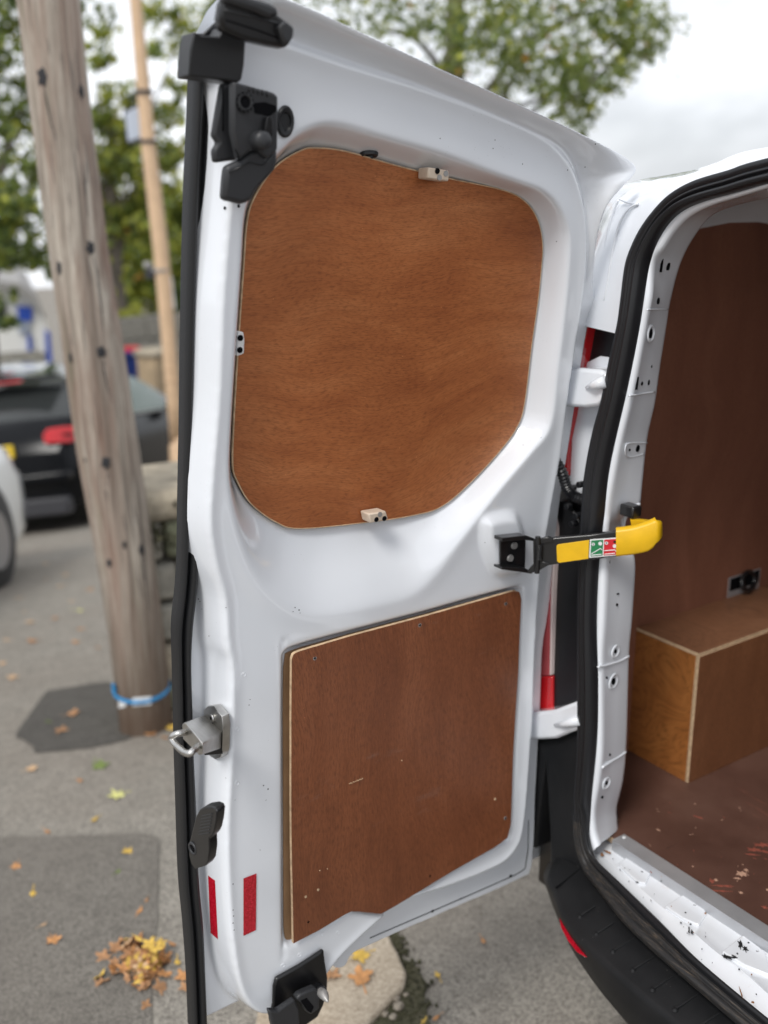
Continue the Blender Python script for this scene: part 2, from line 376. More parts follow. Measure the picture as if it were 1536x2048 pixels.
def level(Q):
    Q = np.asarray(Q, float); y, z = Q[:, 0], Q[:, 1]
    dF, _ = sdist(Q, Fp); dO, _ = sdist(Q, Op); dWi, _ = sdist(Q, Wi); dWo, _ = sdist(Q, Wo); dR, _ = sdist(Q, Rl); dB, _ = sdist(Q, Bo)
    h = np.full(len(Q), FR)
    outF = np.clip(dF, 0, None); inO = np.clip(-dO, 0, None); t = outF/(outF+inO+1e-6)
    wl = sm((-.50-y)/.06)
    zt = np.interp(y, _top[:, 0], _top[:, 1]); wt = sm((z-(zt-.05))/.04)*sm((z-1.45)/.1); ac = np.clip((z-ZC0)/(ZC1-ZC0), 0, 1)
    left = -SIDE_D*sm(outF/.016)
    oth = -.028*sm(outF/.014)
    top = -.018*sm(outF/.012)+.050*ac*sm(t)**1.1
    h = h + wl*(1-wt)*left + (1-wl)*(1-wt)*oth + wt*top
    # window recess and the bowl under it
    inW = np.clip(dWi, 0, None); inWo = np.clip(-dWo, 0, None)
    tw = inW/(inW+inWo+1e-6); prof = sm(tw)*.6+.4*tw**.8
    r = np.where(dWo < 0, -.046*(1-prof), 0.0)
    r = np.where(dWi < -.003, -.058, r)
    h = h+r
    # soft swelling round the recess edges so the steel reads as pressed
    h = h + .0015*np.exp(-(dWo/.02)**2) + .0030*np.exp(-(np.abs(dF)/.012)**2)*(dF < 0)
    h = h - .014*sm(-dR/.004) - .0015*np.exp(-(np.abs(dR)/.005)**2)
    h = h + .016*sm(-dB/.022)
    # slight waviness of sheet metal
    h = h + .0007*np.sin(y*31+z*9)*np.sin(z*17-y*11)
    return h
def surfX(Q): return lean(np.asarray(Q)[:, 1])+level(Q)
def clip_sheet(poly, ys, zs, xf):
    Y, Z = np.meshgrid(ys, zs, indexing='ij'); a, b = Y.shape
    Q = np.stack([Y.ravel(), Z.ravel()], 1); d, near = sdist(Q, poly)
    ins = d < 0
    idx = np.arange(a*b).reshape(a, b)
    q = np.stack([idx[:-1, :-1].ravel(), idx[1:, :-1].ravel(), idx[1:, 1:].ravel(), idx[:-1, 1:].ravel()], 1)
    q = q[ins[q].any(1)]
    used = np.unique(q); Q2 = Q.copy(); o_ = ~ins; Q2[o_] = near[o_]
    mp_ = -np.ones(a*b, int); mp_[used] = np.arange(len(used)); Qs = Q2[used]
    X = xf(Qs); V = np.stack([X, Qs[:, 0], Qs[:, 1]], 1)
    return V, mp_[q]
def boundary_loop_edges(F):
    from collections import Counter
    e = {}
    for f in F:
        for i in range(len(f)):
            k = (int(f[i]), int(f[(i+1) % len(f)])); r = (k[1], k[0])
            if r in e: del e[r]
            else: e[k] = 1
    return list(e)
def thick_sheet(name, poly, ys, zs, xf, t, mat, edge=None, parent=None, **k):
    V, F = clip_sheet(poly, ys, zs, xf); n = len(V)
    B = boundary_loop_edges(F)
    V2 = V-np.array([t, 0, 0]); FF = [list(map(int, f)) for f in F]; nf = len(FF)
    FF += [[b, a, a+n, b+n] for a, b in B]
    FF += [[int(i)+n for i in f][::-1] for f in F]
    o = mk(name, np.concatenate([V, V2]), FF, [mat, edge or mat], parent, smooth=True, angle=50, **k)
    if edge:
        for i in range(nf, nf+len(B)): o.data.polygons[i].material_index = 1
    return o
gy = np.arange(-.745, .10, .0021); gz = np.arange(.44, 2.04, .0022)
GY, GZ = np.meshgrid(gy, gz, indexing='ij'); GX = surfX(np.stack([GY.ravel(), GZ.ravel()], 1)).reshape(GY.shape)
for _ in range(3):
    GX[1:-1] = (GX[:-2]+2*GX[1:-1]+GX[2:])/4; GX[:, 1:-1] = (GX[:, :-2]+2*GX[:, 1:-1]+GX[:, 2:])/4
def gXv(Q):
    Q = np.asarray(Q, float); u = np.clip((Q[:, 0]-gy[0])/.0021, 0, len(gy)-1.001); v = np.clip((Q[:, 1]-gz[0])/.0022, 0, len(gz)-1.001)
    a = u.astype(int); b = v.astype(int); u = u-a; v = v-b
    return GX[a, b]*(1-u)*(1-v)+GX[a+1, b]*u*(1-v)+GX[a, b+1]*(1-u)*v+GX[a+1, b+1]*u*v
ys, zs = gy, gz
V, F = clip_sheet(Op, ys, zs, gXv)
nV = len(V); Bd = boundary_loop_edges(F)
Vb = V.copy(); FF = [list(map(int, f)) for f in F]
# returned lip at the outline
bi = sorted({i for e in Bd for i in e}); m_ = {v: k+nV for k, v in enumerate(bi)}
lip = V[bi]-np.array([.010, 0, 0])
FF += [[b, a, m_[a], m_[b]] for a, b in Bd]
inner_pan = mk('inner_pan', np.concatenate([V, lip]), FF, PAINT, door, smooth='all')
# outer skin of the door behind the pan
def skinX(Q):
    d, _ = sdist(np.asarray(Q), Op)
    return np.minimum(surfX(Q)-.011, lean(np.asarray(Q)[:, 1])-.074+.03*0*d)
V2, F2 = clip_sheet(Op, np.arange(-.76, .10, .012), np.arange(.44, 2.04, .012), lambda Q: np.minimum(surfX(Q)-.010, lean(np.asarray(Q)[:, 1])-.078))
mk('outer_skin', V2, [list(map(int, f))[::-1] for f in F2], PAINT, door, smooth='all')
def gX(y, z):
    i = min(max((y-gy[0])/.0021, 0), len(gy)-1.001); j = min(max((z-gz[0])/.0022, 0), len(gz)-1.001); a, b = int(i), int(j); u, v = i-a, j-b
    return GX[a, b]*(1-u)*(1-v)+GX[a+1, b]*u*(1-v)+GX[a, b+1]*(1-u)*v+GX[a+1, b+1]*u*v
def on_door(px, py, off=0.0):
    v = rdir(px, py); v = v/np.linalg.norm(v); t = (.30-CAM[0])/v[0]; lo = t
    while t < 2.6:
        p = CAM+v*t
        if p[0] < gX(p[1], p[2])+off:
            for _ in range(8):
                m = (lo+t)/2; q = CAM+v*m
                if q[0] < gX(q[1], q[2])+off: t = m
                else: lo = m
            return CAM+v*t
        lo = t; t += .003
    return hit_lean(px, py, off)
def door_nrm(p):
    e = .004; a = (gX(p[1]+e, p[2])-gX(p[1]-e, p[2]))/(2*e); b = (gX(p[1], p[2]+e)-gX(p[1], p[2]-e))/(2*e)
    n = np.array([1, -a, -b]); return n/np.linalg.norm(n)
# plywood
upper_ply = thick_sheet('window_plywood_panel', P2(WIN_PX, -.043, 5), np.arange(-.70, .05, .012), np.arange(1.1, 1.95, .012), lambda Q: lean(np.asarray(Q)[:, 1])-.043, .006, PLY_UP, PLY_EDGE, door)
ar = P2(WIN_PX, -.043, 5); ar = [np.array([float(lean(q[1]))-.0436, q[0], q[1]]) for q in ar]
MB().tube(ar+[ar[0]], .0011, 6).build('plywood_arris', PLY_EDGE, door, smooth='all')
PLx = .002
lower_ply = thick_sheet('lower_plywood_panel', P2(PLYLOW_PX, PLx, 1), np.arange(-.72, .05, .012), np.arange(.45, 1.3, .012), lambda Q: lean(np.asarray(Q)[:, 1])+PLx+.0015*np.sin(np.asarray(Q)[:, 1]*14), .006, PLY_LOW, PLY_EDGE, door)
HB = [(568, 1330), (572, 1308), (590, 1299), (700, 1268), (1030, 1180), (1044, 1190), (1024, 1660), (1000, 1690), (790, 1812), (700, 1826), (590, 1886), (574, 1886), (568, 1868)]
thick_sheet('hardboard_backing', P2(HB, -.0155, 1), np.arange(-.72, .05, .02), np.arange(.45, 1.3, .02), lambda Q: lean(np.asarray(Q)[:, 1])-.0155, .003, HARDBOARD, None, door)
E1 = np.array([0, 1., 0]); E2 = np.array([0, 0, 1.]); EX = np.array([1., 0, 0])
def screw(px, py, off, name='screw', r=.0042, mat=None):
    p = hit_lean(px, py, off); m = MB().disc(p-EX*.001, EX, r, .0022, 12, r*.8)
    o = m.build(name, mat or GREY_METAL, door, smooth=True)
    h = MB().box(p+EX*.0014, (.0006, r*1.1, r*.28)).box(p+EX*.0015, (.0006, r*.28, r*1.1)); h.build('cross_slot', HOLE, o)
for p in [(629, 1316), (839, 1250), (1011, 1207), (1010, 1636), (859, 1751), (616, 1843)]: screw(*p, PLx)
for p in [(639, 1379), (636, 1779), (611, 1793), (990, 1598), (643, 1000)]:
    if p[1] > 1100: MB().disc(hit_lean(p[0], p[1], PLx)-EX*.001, EX, .0022, .0022, 10).build('pin_hole', PLY_EDGE, door)
# chipped-veneer marks
def mark(name, pts, off, mat, w=.0012, parent=None, t=.0005):
    m = MB()
    for a, b in pts:
        p = hit_lean(a, b, off); q = rnd.uniform(.6, 1.3)
        m.prism([p+EX*t+E1*w*q*math.cos(k)*rnd.uniform(.6, 1.2)+E2*w*q*.8*math.sin(k) for k in (0, 1.2, 2.4, 3.6, 5)], [p-EX*.001+E1*w*q*math.cos(k)+E2*w*q*.8*math.sin(k) for k in (0, 1.2, 2.4, 3.6, 5)])
    return tag(m.build(name, mat, parent or door), kind='stuff')
mark('chipped_veneer', [(699+k*2.6, 1568-k*1.0+rnd.uniform(-1, 1)) for k in range(11)]+[(804, 1521), (640, 1741), (655, 1738), (935, 1709), (945, 1702)], PLx+.0008, PLY_EDGE, .0009)
# connector blocks holding the window board
def block(quad, off, t, mat, holes, name='fixing_block'):
    top = [on_door(a, b, 0)*0+hit_lean(a, b, off) for a, b in quad]
    o = MB().prism(top, [p-EX*t for p in top]).build(name, mat, door, bevel=.0022)
    for a, b, o2 in holes:
        p = hit_lean(a, b, off+.0005); MB().disc(p-EX*.001, EX, .0040, .0012, 14).build('screw_hole', HOLE if o2 else GREY_METAL, o)
    return o
block([(857, 334), (899, 341), (898, 363), (856, 357)], -.016, .024, CREAM, [(875, 342, 1), (892, 347, 0), (879, 355, 0)])
block([(737, 1028), (772, 1022), (777, 1038), (741, 1047)], -.016, .024, CREAM, [(753, 1039, 1), (769, 1037, 1), (760, 1029, 0)])
block([(477, 662), (488, 664), (490, 680), (489, 708), (474, 713)], -.026, .014, WHITE_PL, [(481, 676, 1), (480, 700, 1)])
# oval grommets
def grommet(px, py, a, b, off=.002, mat=RUBBER_SMOOTH):
    p = on_door(px, py, 0); n = door_nrm(p); u = np.cross(E2, n); u /= np.linalg.norm(u); w = np.cross(n, u); m = MB()
    R = [(1.0, 0), (1.0, .003), (.86, .005), (.62, .0045), (.5, .002), (.3, .002)]; V = []; nn = 20
    for k, h in R:
        for i in range(nn): V.append(p+n*h+u*a*k*math.cos(2*math.pi*i/nn)+w*b*k*math.sin(2*math.pi*i/nn))
    f = grid_faces(len(R), nn, wrap=True)+[[(len(R)-1)*nn+i for i in range(nn)]]
    return m.add(V, [q[::-1] if len(q) == 4 else q for q in f]).build('rubber_grommet', mat, door, smooth=True)
grommet(738, 306, .0125, .008); grommet(569, 243, .012, .0185)
# weld rings and paint dings
for p in [(488, 1349), (475, 1459), (474, 1567), (644, 1868), (676, 1865), (599, 1910), (566, 1931), (1000, 1600)][:7]:
    q = on_door(*p, 0); n = door_nrm(q); MB().torus(q-n*.0004, n, .0034, .0009, 18, 6).build('spot_weld', PAINT, door, smooth=True)
for a, b, r in [(325, 0, 0), (452, 1215, 1), (498, 1410, 1.2), (527, 1571, 1.6), (536, 1578, 2), (532, 1600, 1), (397, 1198, 1.6), (400, 1203, 1.2), (404, 1218, 1), (418, 1272, 1.2), (466, 1768, 1.6), (466, 1820, 1.3), (467, 1832, 1.5), (466, 1846, 1.6), (468, 1860, 1.4), (388, 1785, 1), (500, 1399, 1), (590, 1215, 1.4), (598, 1220, 1.8), (586, 1223, 1.2), (600, 1226, 1), (452, 1556, 1), (520, 1700, .9), (470, 1600, .9), (1082, 875, 1), (1046, 890, 1), (970, 1085, 1), (1113, 1192, 1), (880, 277, 1.2), (990, 280, 1.2), (986, 297, 1.2), (1045, 328, 1.3), (1135, 340, 1.4), (1170, 334, 1.4), (1191, 288, 1.6), (1113, 483, 1.4)]:
    if a < 330: continue
    q = on_door(a, b, 0); n = door_nrm(q); MB().disc(q-n*.0006, n, r*.0006, .0009, 7).build('paint_nick', HOLE, door)
hm = [on_door(a, b, .0002) for a, b in resample([(1057, 1640), (1056, 1700), (1050, 1738), (1030, 1750), (960, 1781), (900, 1807), (800, 1850), (740, 1876)], 60)]
MB().tube(hm, .0009, 6).build('hem_seam', HOLE, door, smooth='all')
for a, b, r in [(1021, 1752, .0035), (865, 1822, .003), (922, 1797, .002)]:
    q = on_door(a, b, 0); n = door_nrm(q); MB().disc(q-n*.0006, n, r, .0012, 9).build('drain_hole', HOLE, door)
# red reflective strips
def decal(name, quad, mat, off=.0012, nu=3, nv=10, parent=door):
    q = [np.array(p, float) for p in quad]; V = []
    for i in range(nv+1):
        for j in range(nu+1):
            a = q[0]+(q[1]-q[0])*j/nu; b = q[3]+(q[2]-q[3])*j/nu; c = a+(b-a)*i/nv; V.append(on_door(c[0], c[1], off))
    return mk(name, V, grid_faces(nv+1, nu+1, flip=True), mat, parent, smooth=True)
decal('reflective_strip', [(416, 1751), (430, 1761), (436, 1879), (421, 1866)], RED_REFL)
decal('reflective_strip', [(487, 1757), (513, 1747), (512, 1860), (487, 1872)], RED_REFL)

# ---- edge seal of the door
def sweep_profile(name, A, B, prof, nrm, mat, parent, n=220, smooth='all', **k):
    """ribbon between polylines A and B with a raised profile [(s, height)]"""
    A = resample(catmull(A, 8, False), n); B = resample(catmull(B, 8, False), n); V = []
    for s, h in prof:
        for i in range(n): V.append(A[i]+(B[i]-A[i])*s+np.array(nrm(A[i]) if callable(nrm) else nrm)*h)
    return mk(name, V, grid_faces(len(prof), n), mat, parent, smooth=smooth, **k)
SL = [(386, 70), (384, 160), (379, 280), (374, 400), (369, 600), (366, 800), (362, 1000), (360, 1120), (356, 1180), (349, 1250), (350, 1320), (352, 1400), (354, 1500), (357, 1600), (362, 1750), (371, 1850), (378, 1950), (382, 2055)]
SR = [(446, 70), (443, 160), (438, 280), (430, 400), (420, 600), (410, 800), (401, 1000), (395, 1120), (392, 1180), (384, 1250), (380, 1320), (382, 1400), (385, 1500), (390, 1600), (396, 1750), (405, 1850), (409, 1950), (413, 2055)]
fl = FR-SIDE_D
LA = [hit_lean(a, b, fl+.004) for a, b in SL]; LB = [hit_lean(a, b, fl+.004) for a, b in SR]
prof = [(-.02, -.012), (0, .002), (.05, .011), (.14, .015), (.24, .0135), (.30, .006), (.34, .004), (.40, .009), (.48, .016), (.6, .019), (.72, .018), (.84, .013), (.94, .006), (1.0, -.002), (1.02, -.012)]
sweep_profile('door_edge_seal', LA, LB, prof, EX, RUBBER, door)

# ---- helper for fittings: a plate traced on a plane X = lean+off and given real thickness
def plate(name, px, off, t, mat, parent=door, bevel=.0015, n=1):
    top = [hit_lean(a, b, off) for a, b in (catmull(px, n) if n > 1 else px)]
    return MB().prism(top, [p-EX*t for p in top]).build(name, mat, parent, bevel=bevel, seg=2, angle=35)
# rubber corner piece and black bracket at the top
plate('rubber_corner_block', [(388, 62), (404, 70), (438, 73), (452, 50), (492, 80), (489, 130), (484, 158), (478, 165), (440, 160), (378, 152), (381, 100)], .026, .034, RUBBER, bevel=.002)
plate('rubber_corner_flap', [(404, 70), (436, 40), (447, 60), (452, 72), (438, 76), (420, 75)], -.012, .006, RUBBER_SMOOTH, bevel=.002)
tb = plate('top_catch_bracket', [(440, 34), (446, 2), (458, -14), (520, 0), (575, 42), (588, 56), (588, 72), (574, 96), (540, 90), (482, 76), (446, 58)], .075, .018, PLASTIC_BLACK, bevel=.004)
tb2 = plate('top_catch_ridge', [(452, -22), (540, 6), (556, 14), (560, 30), (540, 36), (510, 22), (450, 2)], .085, .018, PLASTIC, bevel=.004)
tb3 = plate('top_catch_lip', [(556, 52), (572, 40), (590, 55), (588, 74), (575, 94), (566, 78)], .084, .02, PLASTIC, bevel=.003)
# upper latch housing
lt = plate('upper_latch_housing', [(467, 163), (480, 166), (548, 185), (557, 192), (557, 240), (556, 300), (535, 318), (510, 296), (478, 319), (466, 262)], .040, .014, PLASTIC, bevel=.003)
plate('upper_latch_cheek', [(444, 166), (468, 163), (466, 262), (478, 319), (430, 326), (427, 300), (437, 285), (426, 272)], .018, .012, PLASTIC, bevel=.004)
plate('upper_latch_horn', [(478, 322), (500, 303), (516, 297), (535, 315), (556, 290), (556, 325), (551, 340), (535, 358), (516, 378), (503, 402), (484, 408), (447, 399), (450, 360), (453, 332)], .034, .016, PLASTIC, bevel=.005)
hs = []
for (a, b, off) in [(490, 205, .0415)]:
    c = hit_lean(a, b, off)
    MB().disc(c-EX*.001, EX, .0112, .0012, 24).build('port', HOLE, lt)
    m = MB().torus(c, EX, .0078, .0016, 20, 8)
    for k in range(12):
        an = 2*math.pi*k/12; d = E1*math.cos(an)+E2*math.sin(an); m.box(c+d*.0100, (.0022, .0014, .0030), R=[[1, 0, 0], [0, math.cos(an), -math.sin(an)], [0, math.sin(an), math.cos(an)]][:])
    m.build('toothed_ring', PLASTIC_BLACK, lt, smooth=True)
plate('latch_slot', [(508, 206), (530, 204), (553, 212), (553, 222), (540, 232), (536, 232), (524, 229), (510, 226)], .0412, .004, HOLE, lt, bevel=0)
plate('release_lever', [(534, 234), (542, 232), (546, 240), (546, 262), (538, 274), (541, 284), (534, 286), (530, 262)], .050, .010, PLASTIC_BLACK, lt, bevel=.001)
kb = hit_lean(516, 281, .040); MB().tube([kb-EX*.002, kb+EX*.010, kb+EX*.016, kb+EX*.018], [.0110, .0105, .0095, .005], 24).build('knob', PLASTIC, lt, smooth=True, angle=60)
plate('latch_slot', [(538, 262), (545, 258), (542, 286), (536, 286)], .0414, .003, HOLE, lt, bevel=0)
def dline(pts, off, r, mat, name, parent): MB().tube([hit_lean(a, b, off) for a, b in pts], r, 6).build(name, mat, parent, smooth='all')
dline([(446, 172), (446, 220), (446, 262)], .0182, .0009, HOLE, 'moulding_slit', lt)
dline([(470, 298), (474, 306), (478, 320)], .0405, .0007, HOLE, 'moulding_slit', lt)
for k in range(5): dline([(498+k*9, 172+k*2.4), (498+k*9, 184+k*2.4)], .0403, .0008, PLASTIC_BLACK, 'moulded_rib', lt)
dline([(458, 345), (500, 325), (524, 330), (549, 310)], .0343, .0010, PLASTIC_BLACK, 'moulding_line', lt)
dline([(452, 40), (520, 62), (572, 82)], .0753, .0009, HOLE, 'moulding_slit', tb); dline([(449, 20), (510, 34), (572, 52)], .0753, .0016, PLASTIC, 'moulded_rib', tb)
# two rivet holes under the horn
for p in [(477, 412), (450, 416), (495, 443), (498, 436)][:2]:
    q = on_door(*p, 0); MB().disc(q, door_nrm(q), .002, .0008, 10).build('rivet_hole', HOLE, door)

# ---- stainless striker on the free edge
def PY(px, py, Y): return hit_y(px, py, Y)
w0 = on_door(425, 1445, 0)[1]
YW = w0-.004
st = MB().prism([PY(a, b, YW-.003) for a, b in [(407, 1420), (415, 1412), (427, 1412), (443, 1432), (446, 1452), (445, 1500), (441, 1514), (431, 1519), (419, 1512), (407, 1490)]], [PY(a, b, YW-.003)+E1*.012 for a, b in [(407, 1420), (415, 1412), (427, 1412), (443, 1432), (446, 1452), (445, 1500), (441, 1514), (431, 1519), (419, 1512), (407, 1490)]])
strk = st.build('striker_plate', STEEL, door, bevel=.001)
YB = min(YW-.035, -.722)
fr_ = [PY(a, b, YB) for a, b in [(364, 1449), (370, 1444), (406, 1487), (405, 1509), (398, 1510), (366, 1478)]]
bk_ = [PY(a, b, YW-.002) for a, b in [(404, 1432), (408, 1430), (443, 1464), (443, 1496), (438, 1498), (406, 1462)]]
MB().prism(fr_, bk_).build('striker_box', STEEL, strk, bevel=.0015)
sd1 = [PY(a, b, YB-.001) for a, b in [(404, 1488), (408, 1486), (409, 1508), (402, 1512)]]; sd2 = [PY(a, b, YW-.004) for a, b in [(441, 1466), (446, 1464), (445, 1508), (440, 1508)]]
x0_ = hit_y(443, 1496, YW-.002)[0]+.004; sk = [hit_x(a, b, x0_) for a, b in [(406, 1489), (443, 1466), (446, 1508), (410, 1511)]]
MB().prism(sk, [p-EX*.003 for p in sk]).build('striker_cheek', BLACK_METAL, strk, bevel=.0008)
lp = [PY(372, 1466, YB+.004), PY(362, 1466, YB-.010), PY(348, 1471, YB-.018), PY(344, 1478, YB-.020), PY(352, 1490, YB-.020), PY(368, 1504, YB-.020), PY(379, 1507, YB-.019), PY(388, 1500, YB-.012), PY(398, 1490, YB+.002)]
MB().tube(catmull(lp, 5, False), .0044, 12).build('striker_loop', STEEL, strk, smooth='all')
c = PY(424, 1436, YW-.0035); MB().disc(c, -E1, .0068, .002, 20, .0062).build('bolt_head', STEEL, strk, smooth=True)
MB().disc(c-E1*.002, -E1, .0026, .0006, 6).build('bolt_socket', HOLE, strk)
# ---- interior release lever
hw = on_door(405, 1680, 0)
YH = min(hw[1]-.012, -.716)
lev = [(386, 1655), (392, 1632), (399, 1620), (408, 1615), (423, 1613), (431, 1617), (434, 1624), (432, 1645), (428, 1664), (424, 1672), (418, 1678), (419, 1700), (416, 1724), (411, 1732), (390, 1739), (382, 1728), (378, 1712), (377, 1690), (380, 1680)]
lv = MB().prism([PY(a, b, YH-.004) for a, b in lev], [PY(a, b, YH-.004)+np.array([-.006, .015, 0]) for a, b in lev]).build('interior_handle', PLASTIC_BLACK, door, bevel=.002)
for k in range(7):
    a = 404+k*-.9; b = 1632+k*6.2
    MB().tube([PY(a, b, YH-.0045), PY(a+20, b-4, YH-.0045)], .0009, 6).build('grip_ridge', PLASTIC, lv, smooth=True)
c = PY(386, 1697, YH-.0045); MB().torus(c, -E1+EX*.2, .0075, .0022, 22, 8).build('pivot_ring', PLASTIC, lv, smooth='all'); MB().disc(c, -E1, .0042, .001, 16).build('pivot_hole', HOLE, lv)
# ---- lower latch
ll = plate('lower_latch_plate', [(548, 1975), (553, 1958), (600, 1932), (640, 1906), (648, 1900), (651, 1925), (656, 1955), (655, 1985), (648, 2010), (636, 2035), (600, 2060), (550, 2080), (540, 2040), (547, 2010)], .006, .008, PLASTIC_BLACK, bevel=.003)
plate('lower_latch_arm', [(538, 2022), (556, 2023), (590, 1999), (599, 2020), (600, 2046), (594, 2075), (560, 2095), (545, 2050)], .034, .012, PLASTIC, ll, bevel=.003)
plate('lower_latch_block', [(592, 2000), (600, 1990), (632, 1976), (640, 1986), (639, 2018), (622, 2030), (612, 2024), (604, 2008)], .030, .014, PLASTIC, ll, bevel=.003)
plate('latch_recess', [(601, 2002), (614, 1996), (628, 2014), (622, 2026), (614, 2021)], .0306, .003, HOLE, ll, bevel=0)
a = hit_lean(636, 1978, .012); b = hit_lean(648, 1990, .045); c2 = hit_lean(656, 2004, .060)
MB().tube([a, a+(b-a)*.55], [.011, .010], 20).build('pin_boot', RUBBER_SMOOTH, ll, smooth=True)
MB().tube([a+(b-a)*.5, b, b+(c2-b)*.5, c2], [.0078, .0078, .0055, .0014], 20).build('locating_pin', GREY_METAL, ll, smooth=True)

# ---- check strap
ck = thing('check_strap', tuple(hit_lean(1060, 1105, .02)), None, None); attach(ck, van)
Q0 = hit_lean(1030, 1108, .012)
plate('strap_bracket', [(1001, 1080), (1006, 1078), (1052, 1071), (1050, 1142), (1005, 1138), (1001, 1134)], .016, .004, BLACK_METAL, ck, bevel=.001)
plate('bracket_flange', [(1004, 1076), (1052, 1071), (1072, 1078), (1072, 1083), (1050, 1080), (1004, 1083)], .034, .020, BLACK_METAL, ck, bevel=.001)
plate('bracket_flange', [(1003, 1134), (1050, 1136), (1064, 1143), (1064, 1148), (1046, 1145), (1003, 1139)], .034, .020, BLACK_METAL, ck, bevel=.001)
for p in [(1028, 1091), (1020, 1116)]: MB().disc(hit_lean(*p, .016), EX, .0066, .003, 18, .0055).build('bolt_head', GREY_METAL, ck, smooth=True)
A0 = hit_lean(1076, 1108, .045)
dirv = np.array([.72, .69, 0.0]); dirv /= np.linalg.norm(dirv); nv_ = np.array([dirv[1], -dirv[0], 0])
def on_strap(px, py, off=0.0):
    v = rdir(px, py); t = ((A0+nv_*off-CAM) @ nv_)/(v @ nv_); return CAM+v*t
def splate(name, px, off, t, mat, bevel=.001, parent=ck):
    top = [on_strap(a, b, off) for a, b in px]
    return MB().prism(top, [p-nv_*t for p in top]).build(name, mat, parent, bevel=bevel, angle=35)
splate('hinge_barrel_body', [(1066, 1082), (1072, 1077), (1084, 1078), (1087, 1084), (1085, 1134), (1080, 1141), (1067, 1142)], .003, .008, BLACK_METAL)
MB().tube([on_strap(1076, 1073, .006), on_strap(1074, 1146, .006)], .0045, 12).build('hinge_pin', BLACK_METAL, ck, smooth=True)
m = MB()
for k in range(9): m.torus(on_strap(1079-.2*k, 1090+k*3.4, .006), (0, 0, 1), .0056, .0009, 14, 6)
m.build('coil_spring', BLACK_METAL, ck, smooth='all')
splate('strap_arm', [(1083, 1081), (1110, 1076), (1180, 1070), (1234, 1063), (1236, 1090), (1234, 1112), (1180, 1121), (1110, 1129), (1083, 1133)], 0, .010, BLACK_METAL, .0015)
splate('strap_clevis', [(1078, 1079), (1096, 1074), (1107, 1078), (1106, 1084), (1094, 1086), (1080, 1088)], .004, .008, BLACK_METAL)
splate('strap_clevis', [(1070, 1126), (1090, 1124), (1100, 1129), (1084, 1138), (1060, 1148), (1054, 1144)], .004, .008, BLACK_METAL)
splate('yellow_label', [(1113, 1092), (1116, 1089), (1180, 1080), (1181, 1117), (1118, 1126), (1114, 1122)], .0012, .0015, YELLOW, .0005)
stc = splate('instruction_sticker', [(1180, 1079), (1236, 1075), (1234, 1111), (1178, 1116)], .0018, .0012, WHITE_ST, .0004)
splate('sticker_border', [(1178.5, 1077.6), (1237.5, 1073.6), (1235.6, 1112.4), (1176.6, 1117.6)], .0014, .001, BLACK_ST, .0002, stc)
splate('sticker_field', [(1182.5, 1081.3), (1206.5, 1079.6), (1205, 1111), (1181, 1113)], .0022, .001, GREEN_ST, 0, stc)
splate('sticker_field', [(1208.5, 1079.5), (1234, 1077.6), (1232.3, 1109.4), (1207, 1111)], .0022, .001, RED_ST, 0, stc)
def sline(a, b, w, mat, off=.0027):
    A_, B_ = on_strap(*a, off), on_strap(*b, off); MB().tube([A_, B_], w, 6).build('sticker_print', mat, stc)
sline((1182.5, 1108), (1201, 1097), .0007, WHITE_ST); sline((1201, 1097), (1204, 1100), .0007, WHITE_ST); sline((1182.5, 1110.6), (1203, 1108.5), .0007, WHITE_ST)
sline((1209, 1101.5), (1230, 1099.7), .0007, WHITE_ST); sline((1230, 1099.7), (1232, 1103), .0007, WHITE_ST); sline((1209, 1108.5), (1230, 1106.5), .0007, WHITE_ST)
for p, r in [((1186.5, 1088.3), .0026), ((1200.5, 1087), .0032), ((1213, 1086), .0026), ((1229.5, 1092), .0032)]:
    MB().disc(on_strap(*p, .0020), nv_, r, .0008, 14).build('sticker_disc', WHITE_ST, stc)
MB().box(on_strap(1186.5, 1088.3, .0030), (.0012, .0012, .0022)).build('sticker_print', BLACK_ST, stc); MB().box(on_strap(1213, 1086, .0030), (.0012, .0012, .0022)).build('sticker_print', BLACK_ST, stc)
MB().box(on_strap(1229.5, 1083.5, .0028), (.003, .003, .003)).build('sticker_print', BLACK_ST, stc)
# yellow sleeve that curls behind the pillar
e0 = on_strap(1232, 1088, 0); wdt = np.linalg.norm(on_strap(1233, 1059, 0)-on_strap(1233, 1116, 0))/2
stn = []
for px, top, bot in [(1232, 1059, 1116), (1250, 1057, 1114), (1268, 1054, 1112), (1284, 1049, 1109), (1296, 1045, 1106), (1306, 1041, 1099), (1313, 1039, 1090)]:
    stn.append((on_strap(px, top, .004), on_strap(px, bot, .004)))
curl = []
lt0, lb0 = stn[-1]
for k in range(1, 7):
    a = k/6*math.pi*.9; r = .020
    off = dirv*(r*math.sin(a)*.5)-nv_*(r*(1-math.cos(a)))
    curl.append((lt0+off-E2*.002*k, lb0+off+E2*.003*k))
for k in range(1, 3): curl.append((curl[-1][0]-dirv*.02-nv_*.004, curl[-1][1]-dirv*.02-nv_*.004))
allst = stn+curl
m = MB(); V = []
for i_, (a, b) in enumerate(allst):
    j = min(i_+1, len(allst)-1); i0 = max(i_-1, 0)
    t = allst[j][0]-allst[i0][0]; t[2] = 0; t /= np.linalg.norm(t)+1e-9; nn = np.array([t[1], -t[0], 0]); d = b-a; th = .014
    for s, h in [(0, .3), (.04, .85), (.12, 1), (.88, 1), (.96, .85), (1, .3), (1, -.3), (.96, -.0), (.04, -.0), (0, -.3)]:
        V.append(a+d*s+nn*(th*(h-1) if h > 0 else -th*(1+(-h if h else 0)*-.3)))
